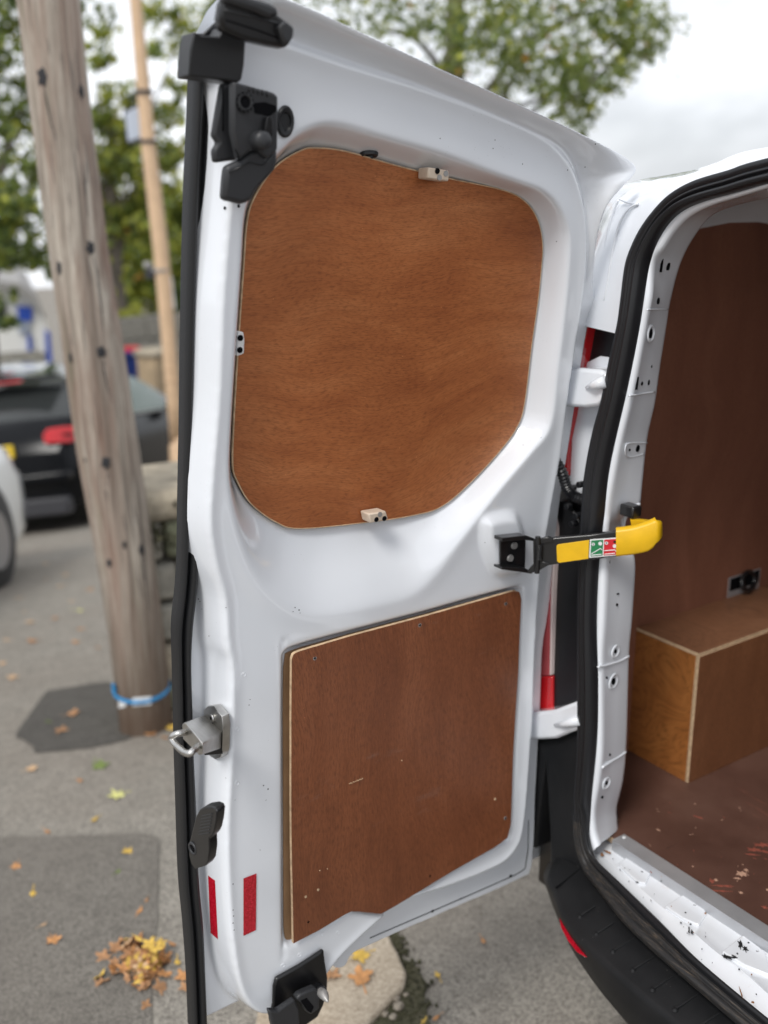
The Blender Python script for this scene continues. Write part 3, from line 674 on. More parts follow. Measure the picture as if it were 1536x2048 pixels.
mk('yellow_sleeve', V, grid_faces(len(allst), 10, wrap=True)+[list(range(10)), [(len(allst)-1)*10+k for k in range(10)][::-1]], YELLOW, ck, smooth=True, angle=60)
MB().box(allst[-1][0]*.5+allst[-1][1]*.5-dirv*.004+E2*.018, (.030, .022, .020)).build("strap_end", BLACK_METAL, ck, bevel=.003)

# ================================================================== VAN BODY ROUND THE OPENING
MX = .82                                    # middle of the van
def mirr(p): return np.array([2*MX-p[0], p[1], p[2]])
def rear_pt(px, py, off=0.0, zmin=.565):
    p = hit_rear(px, py, off)
    if p[2] < zmin: p = hit_z(px, py, zmin)
    return p
so = [(1536, 316), (1458, 340), (1389, 361), (1342, 387), (1310, 419), (1284, 454), (1266, 489), (1252, 530), (1243, 600), (1236, 650), (1222, 710), (1204, 800), (1185, 871), (1170, 954), (1164, 1029), (1159, 1122), (1157, 1240), (1157, 1407), (1156, 1510), (1147, 1635), (1149, 1684), (1164, 1735), (1194, 1774), (1241, 1834), (1289, 1882), (1337, 1925), (1408, 1986), (1480, 2048), (1560, 2115)]
si = [(1536, 366), (1481, 382), (1412, 400), (1365, 419), (1331, 451), (1310, 489), (1296, 523), (1290, 560), (1285, 600), (1276, 655), (1262, 730), (1246, 805), (1230, 872), (1214, 950), (1205, 1029), (1196, 1122), (1191, 1240), (1193, 1360), (1191, 1490), (1178, 1620), (1178, 1680), (1194, 1722), (1241, 1767), (1289, 1813), (1337, 1860), (1384, 1910), (1432, 1953), (1504, 2013), (1580, 2075)]
OUTL = [rear_pt(a, b, 0, .560) for a, b in so]; INL = [rear_pt(a, b, 0, .572) for a, b in si]
def close_loop(Lh, topz, boty, botz):
    Lh = [np.array([MX, rear_y(topz), topz])]+[np.array([.60, rear_y(topz-.012), topz-.012])]+list(Lh)+[np.array([.66, boty, botz]), np.array([MX, boty-.004, botz])]
    return Lh+[mirr(p) for p in Lh[-2:0:-1]]+[mirr(Lh[0])+np.array([1e-4, 0, 0])]
OUTC = close_loop(OUTL, OUTL[0][2]+.055, OUTL[-1][1]-.006, .560)
INC = close_loop(INL, INL[0][2]+.055, INL[-1][1]-.006, .572)
NS = 560
A = resample(catmull(OUTC, 6, False), NS); B = resample(catmull(INC, 6, False), NS)
# pair points of the two rims by nearest position
Bn = []
for a in A:
    Bn.append(B[np.argmin(((B-a)**2).sum(1))])
Bn = np.array(Bn)
for _ in range(6): Bn[1:-1] = (Bn[:-2]+2*Bn[1:-1]+Bn[2:])/4
sprof = [(-.03, -.01), (0, .002), (.06, .006), (.30, .0065), (.34, .0035), (.38, .007), (.46, .012), (.52, .0115), (.56, .006), (.60, .006), (.66, .013), (.76, .020), (.86, .019), (.95, .011), (1.0, .001), (1.02, -.012)]
V = []
for s, h in sprof:
    for i in range(NS):
        p = A[i]; low = sm((.72-p[2])/.08)*1.0
        n = np.array([0, -1, 0])*(1-low)+np.array([0, -.45, .9])*low; n /= np.linalg.norm(n)
        V.append(p+(Bn[i]-p)*s+n*h)
fs = grid_faces(len(sprof), NS)
seal = mk('opening_seal', V, fs, [RUBBER_SMOOTH, RUBBER_WORN], van, smooth='all')
for k, f in enumerate(fs):
    j = k // (NS-1); i = k % (NS-1)
    if A[i][2] < .64 and j < 9: seal.data.polygons[k].material_index = 1

# door jamb (the pressed white face inside the seal)
JST = [((1536, 366), (1536, 376), (1536, 396)), ((1481, 382), (1484, 392), (1490, 406)), ((1412, 400), (1420, 412), (1440, 422)), ((1365, 419), (1378, 434), (1414, 440)), ((1331, 451), (1350, 462), (1389, 473)), ((1310, 489), (1328, 496), (1370, 506)),
       ((1296, 523), (1309, 526), (1355, 545)), ((1284, 600), (1304, 595), (1340, 607)), ((1277, 645), (1294, 645), (1334, 645)), ((1263, 727), (1279, 727), (1320, 735)), ((1248, 798), (1264, 800), (1310, 805)), ((1229, 879), (1245, 879), (1294, 879)), ((1211, 968), (1227, 970), (1284, 972)),
       ((1203, 1020), (1219, 1020), (1279, 1010)), ((1201, 1042), (1218, 1042), (1262, 1026)), ((1199, 1060), (1217, 1060), (1252, 1045)), ((1197, 1105), (1216, 1105), (1252, 1104)), ((1196, 1122), (1215, 1122), (1270, 1120)), ((1191, 1240), (1210, 1240), (1264, 1240)), ((1193, 1324), (1206, 1324), (1258, 1311)),
       ((1191, 1490), (1206, 1490), (1253, 1480)), ((1185, 1552), (1200, 1560), (1246, 1560)), ((1177, 1620), (1190, 1620), (1234, 1612)), ((1178, 1665), (1192, 1662), (1234, 1638)), ((1186, 1705), (1200, 1690), (1236, 1660))]
def jamb_lines(st):
    l0 = [hit_rear(*s[0], .006) for s in st]; l1 = [hit_rear(*s[1], .012) for s in st]; l2 = [hit_rear(*s[2], .095) for s in st]
    return [l0, l1, l2]
NJ = 150
jl = jamb_lines(JST)
def crv(l): return catmull(l, 6, False)
J0, J1, J2 = [np.array(crv(l)) for l in jl]
def lerp(a, b, t): return a+(b-a)*t
rows = [J0+np.array([-.012, .010, 0])*1, J0, lerp(J0, J1, .35)+np.array([0, -.005, 0]), lerp(J0, J1, .8)+np.array([0, -.006, 0]), J1, lerp(J1, J2, .12)+np.array([-.002, 0, 0]), lerp(J1, J2, .5), lerp(J1, J2, .92), J2+np.array([0, 0, 0]), J2+np.array([-.004, .004, 0]), J2+np.array([-.05, .012, 0])]
jamb = mk('door_jamb', np.concatenate(rows), grid_faces(len(rows), len(J0), flip=True), PAINT, van, smooth='all')
rowsm = [np.array([mirr(p) for p in r]) for r in rows]
mk('door_jamb', np.concatenate(rowsm), grid_faces(len(rowsm), len(J0)), PAINT, van, smooth='all')
# header over the opening, between the two jambs
hA = [r[0] for r in rows[:9]]+[J2[0]+np.array([0, .05, .008]), J2[0]+np.array([0, .14, .010])]
mk('roof_header', hA+[np.array([.60, p[1]+.005, p[2]+.043]) for p in hA]+[np.array([MX, p[1]+.01, p[2]+.055]) for p in hA]+[np.array([2*MX-.60, p[1]+.005, p[2]+.043]) for p in hA]+[mirr(p) for p in hA], grid_faces(5, len(hA)), PAINT, van, smooth='all')
# holes, weld beads and pressings of the jamb
def jamb_pt(px, py, out=.0):
    """nearest point of the jamb face along the pixel's ray"""
    best = None
    v = rdir(px, py); v = v/np.linalg.norm(v)
    Y = .06
    for _ in range(6):
        p = hit_rear(px, py, Y)
        # face between J1 and J2 at this height
        i = np.argmin(np.abs(J1[:, 2]-p[2])); k = np.argmin(np.abs(J2[:, 2]-p[2]))
        a, b = J1[i], J2[k]; n = np.array([b[1]-a[1], -(b[0]-a[0]), 0]); n /= np.linalg.norm(n)
        if n[0] < 0: n = -n
        t = ((a-CAM) @ n+out)/(v @ n); q = CAM+v*t; Y = q[1]-rear_y(q[2])
    return q, n
def jslot(px, py, w, h, tilt=0, ring=0):
    q, n = jamb_pt(px, py, .0020 if min(w, h) < 3 else .0010); u = np.cross(E2, n); m = MB(); s = .00085
    ct, st_ = math.cos(tilt), math.sin(tilt)
    pts = [(math.cos(a), math.sin(a)) for a in np.linspace(0, 2*math.pi, 14, endpoint=False)]
    if min(w, h) < 3: pts = [(-1, -1), (1, -1), (1, 1), (-1, 1)]
    P = []
    for a, b in pts:
        x, y = a*w/2*s*1.25, b*h/2*s
        P.append(q+u*(x*ct-y*st_)+E2*(x*st_+y*ct))
    m.prism(P, [p-n*.003 for p in P]).build('jamb_hole', HOLE, jamb)
    if ring:
        V = []; nn = 20; R = [(1.0, -.0005), (.92, .0012), (.8, .0016), (.66, .0006), (.55, -.0005)]
        for k, hh in R:
            for i in range(nn): V.append(q-n*.0006+n*hh+u*ring*s*1.1*k*math.cos(2*math.pi*i/nn)+E2*ring*s*k*math.sin(2*math.pi*i/nn))
        mk('pressed_ring', V, grid_faces(len(R), nn, wrap=True), PAINT, jamb, smooth='all')
for a in [(1325, 531, 2.4, 24, -.1), (1338, 531, 8, 18, -.1), (1318, 602, 7, 12), (1303, 667, 7, 18, 0, 17), (1304, 733, 3.4, 5), (1276, 767, 2.4, 24, -.12), (1285, 767, 5, 7), (1298, 765, 7, 11), (1260, 900, 4, 5), (1276, 897, 12, 14, 0, 0), (1220, 1124, 4, 7), (1237, 1188, 6, 3), (1235, 1210, 4, 6),
          (1232, 1303, 6, 9, 0, 15), (1228, 1363, 10, 15, 0, 18), (1215, 1356, 3.4, 5), (1221, 1510, 3.4, 6), (1214, 1566, 6, 9, 0, 15), (1206, 1595, 4, 6)]: jslot(*a)
def jbead(pts, r=.0016):
    P = [jamb_pt(a, b, 0)[0] for a, b in pts]; MB().tube(catmull(P, 5, False), r, 8).build('pressed_step', PAINT, jamb, smooth='all')
jbead([(1196, 1334), (1215, 1330), (1240, 1322), (1258, 1312)], .0022); jbead([(1204, 1535), (1222, 1523), (1240, 1512), (1251, 1504)], .0026); jbead([(1294, 620), (1310, 619), (1336, 619)], .0012)
jbead([(1258, 792), (1275, 789), (1309, 784)], .0018)
jbead([(1294, 886), (1268, 886), (1254, 888), (1250, 898), (1252, 910), (1262, 914), (1288, 908)], .0014)
jbead([(1279, 1008), (1262, 1018), (1251, 1036), (1246, 1056)], .0030)

# load floor, lining, wheel-arch box
def boxpart(name, x0, x1, y0, y1, z0, z1, mat, parent=van, bevel=0, **k):
    return MB().box(((x0+x1)/2, (y0+y1)/2, (z0+z1)/2), (x1-x0, y1-y0, z1-z0)).build(name, mat, parent, bevel=bevel, **k)
FZ = .600
def floor_mat():
    m = Mat('worn_brown_floor_board', (.06, .02, .016), .5)
    n = m.noise(3.5, detail=7, rough=.65); c = m.ramp(n, [(.3, (.065, .030, .022)), (.55, (.105, .050, .036)), (.75, (.145, .075, .054))])
    s = m.noise(2.2, m.coord((1.0, 6, 1), rot=(0, 0, .5)), detail=9, rough=.75); c = m.mix(m.ramp(s, [(.60, 0.0), (.66, .55)]), c, (.22, .085, .06))
    s2 = m.noise(3.2, m.coord((7, 1.0, 1), rot=(0, 0, .9), loc=(3, 3, 0)), detail=9, rough=.8); c = m.mix(m.ramp(s2, [(.63, 0.0), (.70, .8)]), c, (.012, .008, .008))
    s3 = m.noise(16, m.coord(loc=(5, 1, 0)), detail=8, rough=.75); c = m.mix(m.ramp(s3, [(.705, 0.0), (.72, 1.0)]), c, (.42, .24, .17))
    m.color(c); m.rough(m.ramp(n, [(.3, .38), (.7, .6)])); m.bump(s2, .3, .002); return m.m
FLOOR = floor_mat()
fl0 = hit_z(1240, 1652, FZ)
fp = [hit_z(a, b, FZ)[:2] for a, b in [(1227, 1672), (1216, 1652), (1238, 1640), (1244, 1645)]]
fpts = [(.095, .086), (fp[1][0], fp[1][1]), (fp[2][0], fp[2][1]), (-.085, fp[2][1]+.03), (-.085, 2.40), (1.725, 2.40), (1.725, fp[2][1]+.03), (2*MX-fp[2][0], fp[2][1]), (2*MX-fp[1][0], fp[1][1]), (2*MX-.095, .086)]
m = MB().prism([(x, y, FZ) for x, y in fpts], [(x, y, FZ-.012) for x, y in fpts]); fo = m.build('floor_board', [FLOOR, PLY_EDGE], van)
for i, pl in enumerate(fo.data.polygons):
    if i >= 2: pl.material_index = 1
# torn patches on the floor board
FL_PALE = simple('bare_floor_wood', (.50, .30, .21), .7, var=.2, vscale=200); FL_RED = simple('scraped_floor_film', (.27, .075, .05), .6, var=.3, vscale=160)
def blotch(px, py, r, mat, n=14, st=1.0, ang=0, name='scraped_patch', Z=FZ, parent=van):
    c = hit_z(px, py, Z); P = []
    for k in range(n):
        a = 2*math.pi*k/n; q = r*(rnd.uniform(.3, .7) if k % 2 else rnd.uniform(.6, 1.25)); x, y = q*math.cos(a)*st, q*math.sin(a)/st
        P.append(c+np.array([x*math.cos(ang)-y*math.sin(ang), x*math.sin(ang)+y*math.cos(ang), .0006]))
    return MB().prism(P, [p-E2*.002 for p in P]).build(name, mat, parent)
for a in [(1484, 1748, .010, FL_PALE, 16, 1.3, .6), (1492, 1740, .006, FL_PALE), (1476, 1757, .005, FL_PALE, 10, 1.5, .6), (1424, 1762, .007, FL_RED), (1432, 1760, .004, FL_PALE), (1482, 1785, .004, FL_PALE), (1390, 1608, .0022, FL_PALE), (1317, 1660, .0035, FL_PALE, 10, 1.4, 0), (1386, 1733, .002, FL_PALE), (1479, 1616, .002, FL_PALE), (1444, 1640, .0016, FL_PALE),
          (1448, 1772, .009, FL_RED, 12, 2.6, .9), (1438, 1782, .008, FL_RED, 12, 3, .9), (1510, 1700, .010, FL_RED, 16, 1.6, .8), (1524, 1690, .011, FL_RED, 16, 1.7, .9), (1502, 1709, .007, FL_RED, 14, 2, .8), (1531, 1704, .008, FL_RED, 14, 2, .5), (1395, 1634, .006, FL_RED, 12, 2.4, .4), (1530, 1815, .006, FL_RED), (1535, 1780, .004, FL_PALE)]: blotch(*a)
LX = -.080
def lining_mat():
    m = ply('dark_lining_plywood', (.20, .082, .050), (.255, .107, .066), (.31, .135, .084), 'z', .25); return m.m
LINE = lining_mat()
ztop = hit_x(1536, 440, LX)[2]
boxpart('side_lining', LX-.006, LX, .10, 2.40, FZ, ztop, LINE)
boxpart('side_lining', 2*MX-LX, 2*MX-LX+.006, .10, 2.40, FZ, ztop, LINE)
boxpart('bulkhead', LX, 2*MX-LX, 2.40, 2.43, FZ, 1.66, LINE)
CEIL = [(-.088, 1.64), (-.072, 1.70), (.03, 1.742), (.2, 1.762), (.4, 1.776), (.62, 1.792), (MX, 1.80)]
CEIL = CEIL+[(2*MX-x, z) for x, z in CEIL[-2::-1]]
V = [(x, y, z) for y in np.linspace(.17, 2.42, 26) for x, z in CEIL]
V = [(x, y, z+(.010 if k//len(CEIL) % 6 in (4, 5) else 0)) for k, (x, y, z) in enumerate(V)]
mk('roof_inner_skin', V, grid_faces(26, len(CEIL)), PAINT, van, smooth='all')
pc = hit_z(1376, 1567.5, FZ); bx, by = pc[0], pc[1]
pb = hit_x(1392.5, 1310.4, bx); bz = pb[2]
wab = thing('wheel_arch_box', (bx, by, FZ), None, None); attach(wab, van)
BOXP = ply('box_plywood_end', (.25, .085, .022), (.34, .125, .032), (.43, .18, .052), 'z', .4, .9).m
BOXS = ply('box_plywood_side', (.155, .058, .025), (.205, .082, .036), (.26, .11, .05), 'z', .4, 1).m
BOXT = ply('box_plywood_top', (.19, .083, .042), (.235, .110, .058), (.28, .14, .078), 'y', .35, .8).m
def edged(name, c, d, mat, faces):
    o = MB().box(c, d).build(name, [mat, PLY_EDGE], wab, bevel=.0008)
    for pl in o.data.polygons:
        n = pl.normal
        ax = max(range(3), key=lambda k: abs(n[k])); pl.material_index = 0 if ax == faces else 1
    return o
T = .0065
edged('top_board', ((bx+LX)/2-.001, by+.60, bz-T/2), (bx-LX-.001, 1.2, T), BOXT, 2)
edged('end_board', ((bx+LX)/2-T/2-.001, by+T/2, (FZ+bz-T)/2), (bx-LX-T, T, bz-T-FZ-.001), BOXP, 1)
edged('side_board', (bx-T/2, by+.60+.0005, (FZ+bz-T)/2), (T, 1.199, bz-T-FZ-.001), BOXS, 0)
# lashing ring in the lining
lc = hit_x(1484, 1172, LX)
lr = boxpart('lashing_point', LX-.02, LX+.0015, lc[1]-.050, lc[1]+.060, lc[2]-.028, lc[2]+.030, ALU)
boxpart('cut_out', LX, LX+.0025, lc[1]-.045, lc[1]+.055, lc[2]-.002, lc[2]+.027, HOLE, lr)
MB().torus((LX+.008, lc[1]+.01, lc[2]+.012), (1, .2, .3), .020, .005, 20, 8, sx=1.5).build('ring', BLACK_METAL, lr, smooth='all')
# aluminium edging and painted sill
a1 = hit_z(1243.9, 1662.5, FZ+.003); a2 = hit_z(1227, 1674, FZ+.003); a3 = hit_z(1536, 1892, FZ+.003); a4 = hit_z(1536, 1853, FZ+.003)
yb, yf = (a1[1]+a4[1])/2, (a2[1]+a3[1])/2
x0 = a2[0]; trim = thing('sill_trim', (MX, yb, FZ), None, None); attach(trim, van)
boxpart('trim_top', x0+.004, 2*MX-x0-.004, yf, yb, FZ+.0008, FZ+.003, ALU, trim, bevel=.0008)
boxpart('trim_face', x0+.006, 2*MX-x0-.006, yf-.0015, yf+.0005, FZ-.020, FZ+.0035, ALU, trim, bevel=.0006)
MB().disc(hit_z(1248, 1675, FZ+.003), E2, .0032, .0008, 12).build('rivet', WHITE_ST, trim)
SL0 = [hit_z(a, b, .566) for a, b in [(1186, 1716), (1201, 1731), (1241, 1771), (1289, 1817), (1337, 1864), (1384, 1914), (1432, 1957), (1504, 2017), (1580, 2079)]]
SL1 = [hit_z(a, b, .580) for a, b in [(1188, 1700), (1201, 1712), (1233, 1738), (1265, 1763), (1325, 1816), (1361, 1841), (1432, 1903), (1480, 1936), (1536, 1987), (1600, 2045)]]
zs_ = FZ-.016
SL2 = [hit_z(a, b, zs_) for a, b in [(1196, 1676), (1215, 1680), (1230, 1690), (1258, 1705), (1337, 1763), (1408, 1808), (1480, 1863), (1536, 1898), (1600, 1940)]]
def full(l):
    l = list(catmull(l, 4, False)); q = l[-1]
    return l+[np.array([MX, q[1], q[2]])]+[mirr(p) for p in l[::-1]]
S0, S1, S2 = [resample(full(l), 160) for l in (SL0, SL1, SL2)]
S2b = S2.copy(); S2b[:, 1] = np.maximum(S2b[:, 1], yf+.004)
loft('rear_sill', [S0-E2*.02, S0, lerp(S0, S1, .5)+E2*.0035, lerp(S0, S1, .9)+E2*.004, S1+E2*.001, lerp(S1, S2, .3), S2, S2b+np.array([0, .02, 0])], PAINT_SILL, van, raw=True, flip=False)
def pad(px, Z, t=.0035):
    top = [hit_z(a, b, Z+t) for a, b in px]; MB().prism(top, [p-E2*t*3 for p in top]).build('pressed_sill_pad', PAINT_SILL, van, bevel=.0022, seg=3)
pad([(1258, 1708), (1292, 1731), (1301, 1745), (1292, 1766), (1276, 1764), (1236, 1728)], .583)
pad([(1369, 1786), (1404, 1810), (1414, 1826), (1398, 1850), (1366, 1836), (1330, 1812)], .583)
pad([(1486, 1869), (1520, 1894), (1532, 1906), (1540, 1950), (1490, 1930), (1444, 1902)], .583)
CHIP = simple('bare_primer_chip', (.012, .012, .013), .5); RUSTM = simple('rust_stain', (.26, .12, .05), .8, var=.4, vscale=300)
for px, py, r, st, an, mt in [(1481, 1889, .0075, 1.7, -.9, CHIP), (1490, 1897, .006, 1.3, -.7, CHIP), (1462, 1914, .0035, 3.4, .7, CHIP), (1452, 1913, .006, 1.3, .3, CHIP), (1468, 1912, .003, 2.2, .2, CHIP), (1378, 1859, .0040, 2.8, -.9, CHIP), (1384, 1864, .003, 1.6, -.9, CHIP), (1362, 1845, .0016, 1, 0, CHIP), (1381, 1848, .0017, 1, 0, CHIP), (1371, 1825, .0014, 1, 0, CHIP),
                             (1322, 1759, .0030, 2.6, -.75, CHIP), (1475, 1907, .0016, 1, 0, CHIP), (1497, 1885, .0016, 1, 0, CHIP), (1478, 1938, .0014, 1, 0, CHIP), (1482, 1985, .0035, 3.6, -.7, RUSTM), (1506, 2004, .0022, 1, 0, RUSTM), (1216, 1704, .004, 2.0, .2, RUSTM), (1204, 1708, .005, 1.5, -.7, RUSTM), (1411, 1826, .002, 1, 0, RUSTM), (1518, 1880, .0018, 2, -.7, CHIP), (1284, 1743, .0012, 2, .3, CHIP), (1275, 1764, .0012, 2.5, .8, CHIP)]:
    blotch(px, py, r, mt, 12, st, an, 'paint_chip', .5875)

for k in range(20):
    u_ = rnd.random(); px = 1225+u_*300; py = 1712+u_*250+rnd.uniform(-8, 62)*(.4+.6*u_)
    blotch(px, py, rnd.uniform(.0004, .0011), rnd.choice([CHIP, CHIP, RUSTM]), 7, rnd.uniform(1, 2), rnd.uniform(-1.5, 1.5), 'paint_chip', .588)
for k in range(26):
    px = rnd.uniform(1290, 1536); py = rnd.uniform(1600, 1760)+(px-1290)*.1
    blotch(px, py, rnd.uniform(.0006, .0018), rnd.choice([FL_PALE, FL_RED, FL_RED]), 7, rnd.uniform(1, 3.5), rnd.uniform(-1, 1))

# rear corner of the body
CST = [((1536, 316), (1536, 296)), ((1458, 340), (1470, 309)), ((1389, 361), (1400, 340)), ((1342, 387), (1345, 354)), ((1310, 419), (1302, 362)), ((1284, 454), (1262, 378)), ((1266, 489), (1230, 402)), ((1252, 530), (1203, 444)), ((1243, 600), (1172, 520)), ((1240, 640), (1150, 590)), ((1236, 668), (1140, 640))]
c0 = np.array(catmull([hit_rear(*s[0], .004) for s in CST], 5, False)); c1 = np.array(catmull([hit_rear(*s[1], .045) for s in CST], 5, False))
c15 = lerp(c0, c1, .7)+np.array([0, -.012, 0])
c2 = c1+np.array([-.010, .03, .004]); c2[:, 0] -= .08*sm((1.79-c2[:, 2])/.08); c3 = c2+np.array([0, .06, 0]); c3[:, 0] -= .08*sm((1.79-c2[:, 2])/.08); c4 = c3+np.array([0, 2.6, 0])
cr_ = [c0, lerp(c0, c1, .4)+np.array([0, -.007, 0]), c15, c1, c1+np.array([-.004, .012, .002]), c2, c3, c4]
mk('rear_corner_panel', np.concatenate(cr_), grid_faces(len(cr_), len(c0), flip=True), PAINT, van, smooth='all')
crm = [np.array([mirr(p) for p in r]) for r in cr_]
mk('rear_corner_panel', np.concatenate(crm), grid_faces(len(crm), len(c0)), PAINT, van, smooth='all')
rt = [r[0] for r in cr_]
def span(rt, d1, d2): return rt+[np.array([.60, p[1], p[2]+d1]) for p in rt]+[np.array([MX, p[1], p[2]+d2]) for p in rt]+[np.array([2*MX-.60, p[1], p[2]+d1]) for p in rt]+[mirr(p) for p in rt]
mk('roof_panel', span(rt, .046, .059), grid_faces(5, len(rt)), PAINT, van, smooth='all')
def crease(pts, off, r=.0013): MB().tube(catmull([hit_rear(a, b, off) for a, b in pts], 5, False), r, 6).build('body_seam', PAINT, van, smooth='all')
crease([(1276, 408), (1262, 414), (1248, 430), (1236, 456), (1226, 500), (1212, 585), (1208, 600)], .012, .0018)
crease([(1239, 398), (1252, 404), (1264, 407), (1277, 406)], .014, .0015); crease([(1237, 400), (1226, 425), (1215, 470), (1206, 520), (1196, 585)], .020, .0022)
# side and lower body so the van is whole
def SP(x, z): return [(x, .10, z), (x, 2.6, z)]
sidep = [(c2[-1][0], c2[-1][2]), (-.150, 1.40), (-.165, 1.15), (-.170, .9), (-.165, .62), (-.14, .38)]
V = [p for x, z in sidep for p in ((x, .10, z), (x, 2.65, z), (x, 5.0, z))]
mk('side_panel', V, grid_faces(len(sidep), 3), PAINT, van, smooth='all')
V = [(2*MX-x, y, z) for x, y, z in V]; mk('side_panel', V, grid_faces(len(sidep), 3, flip=True), PAINT, van, smooth='all')
boxpart('underbody', -.12, 2*MX+.12, .14, 4.9, .34, .55, PLASTIC_BLACK)
boxpart('cab', -.10, 2*MX+.10, 2.60, 4.8, .5, 1.78, PAINT, bevel=.12)
TYRE = simple('tyre_rubber', (.02, .02, .02), .7, bscale=60); RIM = simple('grey_rim', (.3, .3, .31), .35, metal=.6)
def wheel(parent, c, ax, r=.33, w=.2, name='wheel'):
    c = np.array(c, float); ax = np.array(ax, float)/np.linalg.norm(ax)
    t = MB().tube([c-ax*w/2, c-ax*w*.42, c+ax*w*.42, c+ax*w/2], [r*.90, r, r, r*.90], 28).build(name, TYRE, parent, smooth=True)
    rm = MB().disc(c+ax*w*.5, ax, r*.62, .012, 22).build('rim', RIM, t, smooth=True)
    return t
wheel(van, (-.07, 1.05, .33), (-1, 0, 0)); wheel(van, (-.07, 4.0, .33), (-1, 0, 0)); wheel(van, (1.71, 1.05, .33), (1, 0, 0))
# what shows in the gap between door and opening
def ypoly(name, px, off, t, mat, parent=van, bevel=.002, n=1):
    top = [hit_rear(a, b, off) for a, b in (catmull(px, n) if n > 1 else px)]
    return MB().prism([p+E1*t for p in top], top).build(name, mat, parent, bevel=bevel, angle=35)
ypoly('hinge_recess', [(1030, 600), (1180, 600), (1210, 640), (1245, 668), (1240, 710), (1215, 800), (1190, 900), (1180, 1000), (1172, 1120), (1170, 1500), (1160, 1640), (1020, 1640)], .050, .01, PLASTIC_BLACK, bevel=0)
ypoly('recess_panel', [(1110, 795), (1215, 790), (1206, 830), (1190, 900), (1176, 955), (1172, 1000), (1158, 1000), (1140, 985), (1122, 940)], .042, .006, PAINT)
ypoly('corner_return', [(1120, 600), (1182, 600), (1196, 622), (1212, 640), (1246, 668), (1240, 590), (1150, 560)], .040, .02, PAINT, bevel=.006, n=1)
ypoly('recess_bracket', [(1150, 735), (1200, 712), (1226, 716), (1214, 790), (1200, 800), (1150, 800)], .046, .004, PAINT)
# rear lamp
lamp = ypoly('rear_lamp', [(1100, 640), (1150, 614), (1176, 614), (1184, 623), (1177, 642), (1168, 690), (1159, 738), (1145, 830), (1134, 880), (1131, 955), (1080, 960)], .030, .07, RED_LENS, bevel=.003)
ypoly('lens_strip', [(1170, 630), (1174, 632), (1159, 736), (1155, 734)], .0275, .01, PINK_LENS, lamp, .0008)
lamp2 = ypoly('lower_lamp', [(1040, 1060), (1096, 1036), (1108, 1030), (1113, 1050), (1113, 1086), (1107, 1180), (1103, 1280), (1103, 1352), (1040, 1352)], .030, .07, PINK_LENS, lamp, .003)
ypoly('lens_strip', [(1103, 1036), (1108, 1032), (1112, 1052), (1112, 1086), (1106, 1180), (1102, 1350), (1099, 1350), (1102, 1180), (1107, 1080)], .0275, .01, simple('lens_edge_highlight', (.75, .62, .60), .1, coat=1), lamp, .0006)  # bright highlight down the lens edge, put into a pale strip's colour
ypoly('red_lens', [(1040, 1353), (1104, 1353), (1104, 1420), (1088, 1424), (1040, 1424)], .029, .07, RED_LENS, lamp, .002)
# hinge arms
h1 = ypoly('door_hinge', [(1100, 742), (1146, 739), (1152, 736), (1200, 740), (1212, 748), (1210, 800), (1196, 812), (1170, 816), (1138, 814), (1100, 812)], -.002, .05, PAINT, bevel=.006)
MB().tube([hit_rear(1172, 775, -.004), hit_rear(1190, 770, -.010), hit_rear(1212, 763, -.002)], [.002, .008, .012], 14).build('hinge_rib', PAINT, h1, smooth='all')
h2 = ypoly('door_hinge', [(1040, 1428), (1080, 1424), (1108, 1420), (1156, 1402), (1160, 1460), (1140, 1466), (1112, 1478), (1080, 1480), (1040, 1480)], -.002, .05, PAINT, bevel=.006)
MB().tube([hit_rear(1110, 1450, -.004), hit_rear(1130, 1448, -.008), hit_rear(1160, 1440, -.002)], [.003, .006, .010], 14).build('hinge_rib', PAINT, h2, smooth='all')
# conduit
cp = catmull([hit_rear(a, b, c_) for a, b, c_ in [(1108, 918, -.01), (1124, 945, .0), (1134, 975, .01), (1148, 992, .018), (1172, 1002, .024), (1190, 1010, .03)]], 10, False)
MB().tube(cp, [.0085+.0016*(k % 2) for k in range(len(cp))], 14).build('cable_conduit', RUBBER_SMOOTH, van, smooth=True, angle=20)
for a in [(1150, 975), (1166, 968), (1142, 1012), (1160, 1030), (1152, 1046)]:
    MB().disc(hit_rear(*a, .03), -E1, .006, .012, 8).build('clip', RUBBER_SMOOTH, van, bevel=.001)
blk = ypoly('lower_recess_cover', [(1100, 1000), (1135, 1000), (1150, 1030), (1165, 1050), (1163, 1400), (1110, 1420), (1090, 1420)], .034, .01, PLASTIC_BLACK, bevel=.004)

# rear bumper with step
bump = thing('rear_bumper', (MX, -.05, .45), None, None); attach(bump, van)
ypoly('bumper_corner', [(1040, 1476), (1082, 1482), (1110, 1480), (1156, 1462), (1168, 1500), (1160, 1640), (1166, 1700), (1190, 1760), (1168, 1742), (1112, 1776), (1098, 1742), (1097, 1655), (1090, 1560), (1070, 1700), (1040, 1690)], .022, .10, BUMPER, bump, .008)
inn = [hit_z(a, b, .535) for a, b in [(1130, 1640), (1143, 1690), (1177, 1751), (1247, 1830), (1330, 1905), (1413, 1978), (1475, 2040)]]
rim = [hit_z(a, b, .512) for a, b in [(1094, 1660), (1097, 1742), (1110, 1783), (1123, 1821), (1164, 1879), (1247, 1958), (1330, 2028), (1355, 2050)]]
low = [hit_z(a, b, .440) for a, b in [(1079, 1697), (1088, 1745), (1098, 1790), (1112, 1828), (1137, 1886), (1164, 1931), (1206, 1989), (1247, 2034), (1290, 2075)]]
rim[0] = rim[1]+np.array([-.05, .10, 0]); low[0] = low[1]+np.array([-.05, .10, 0])
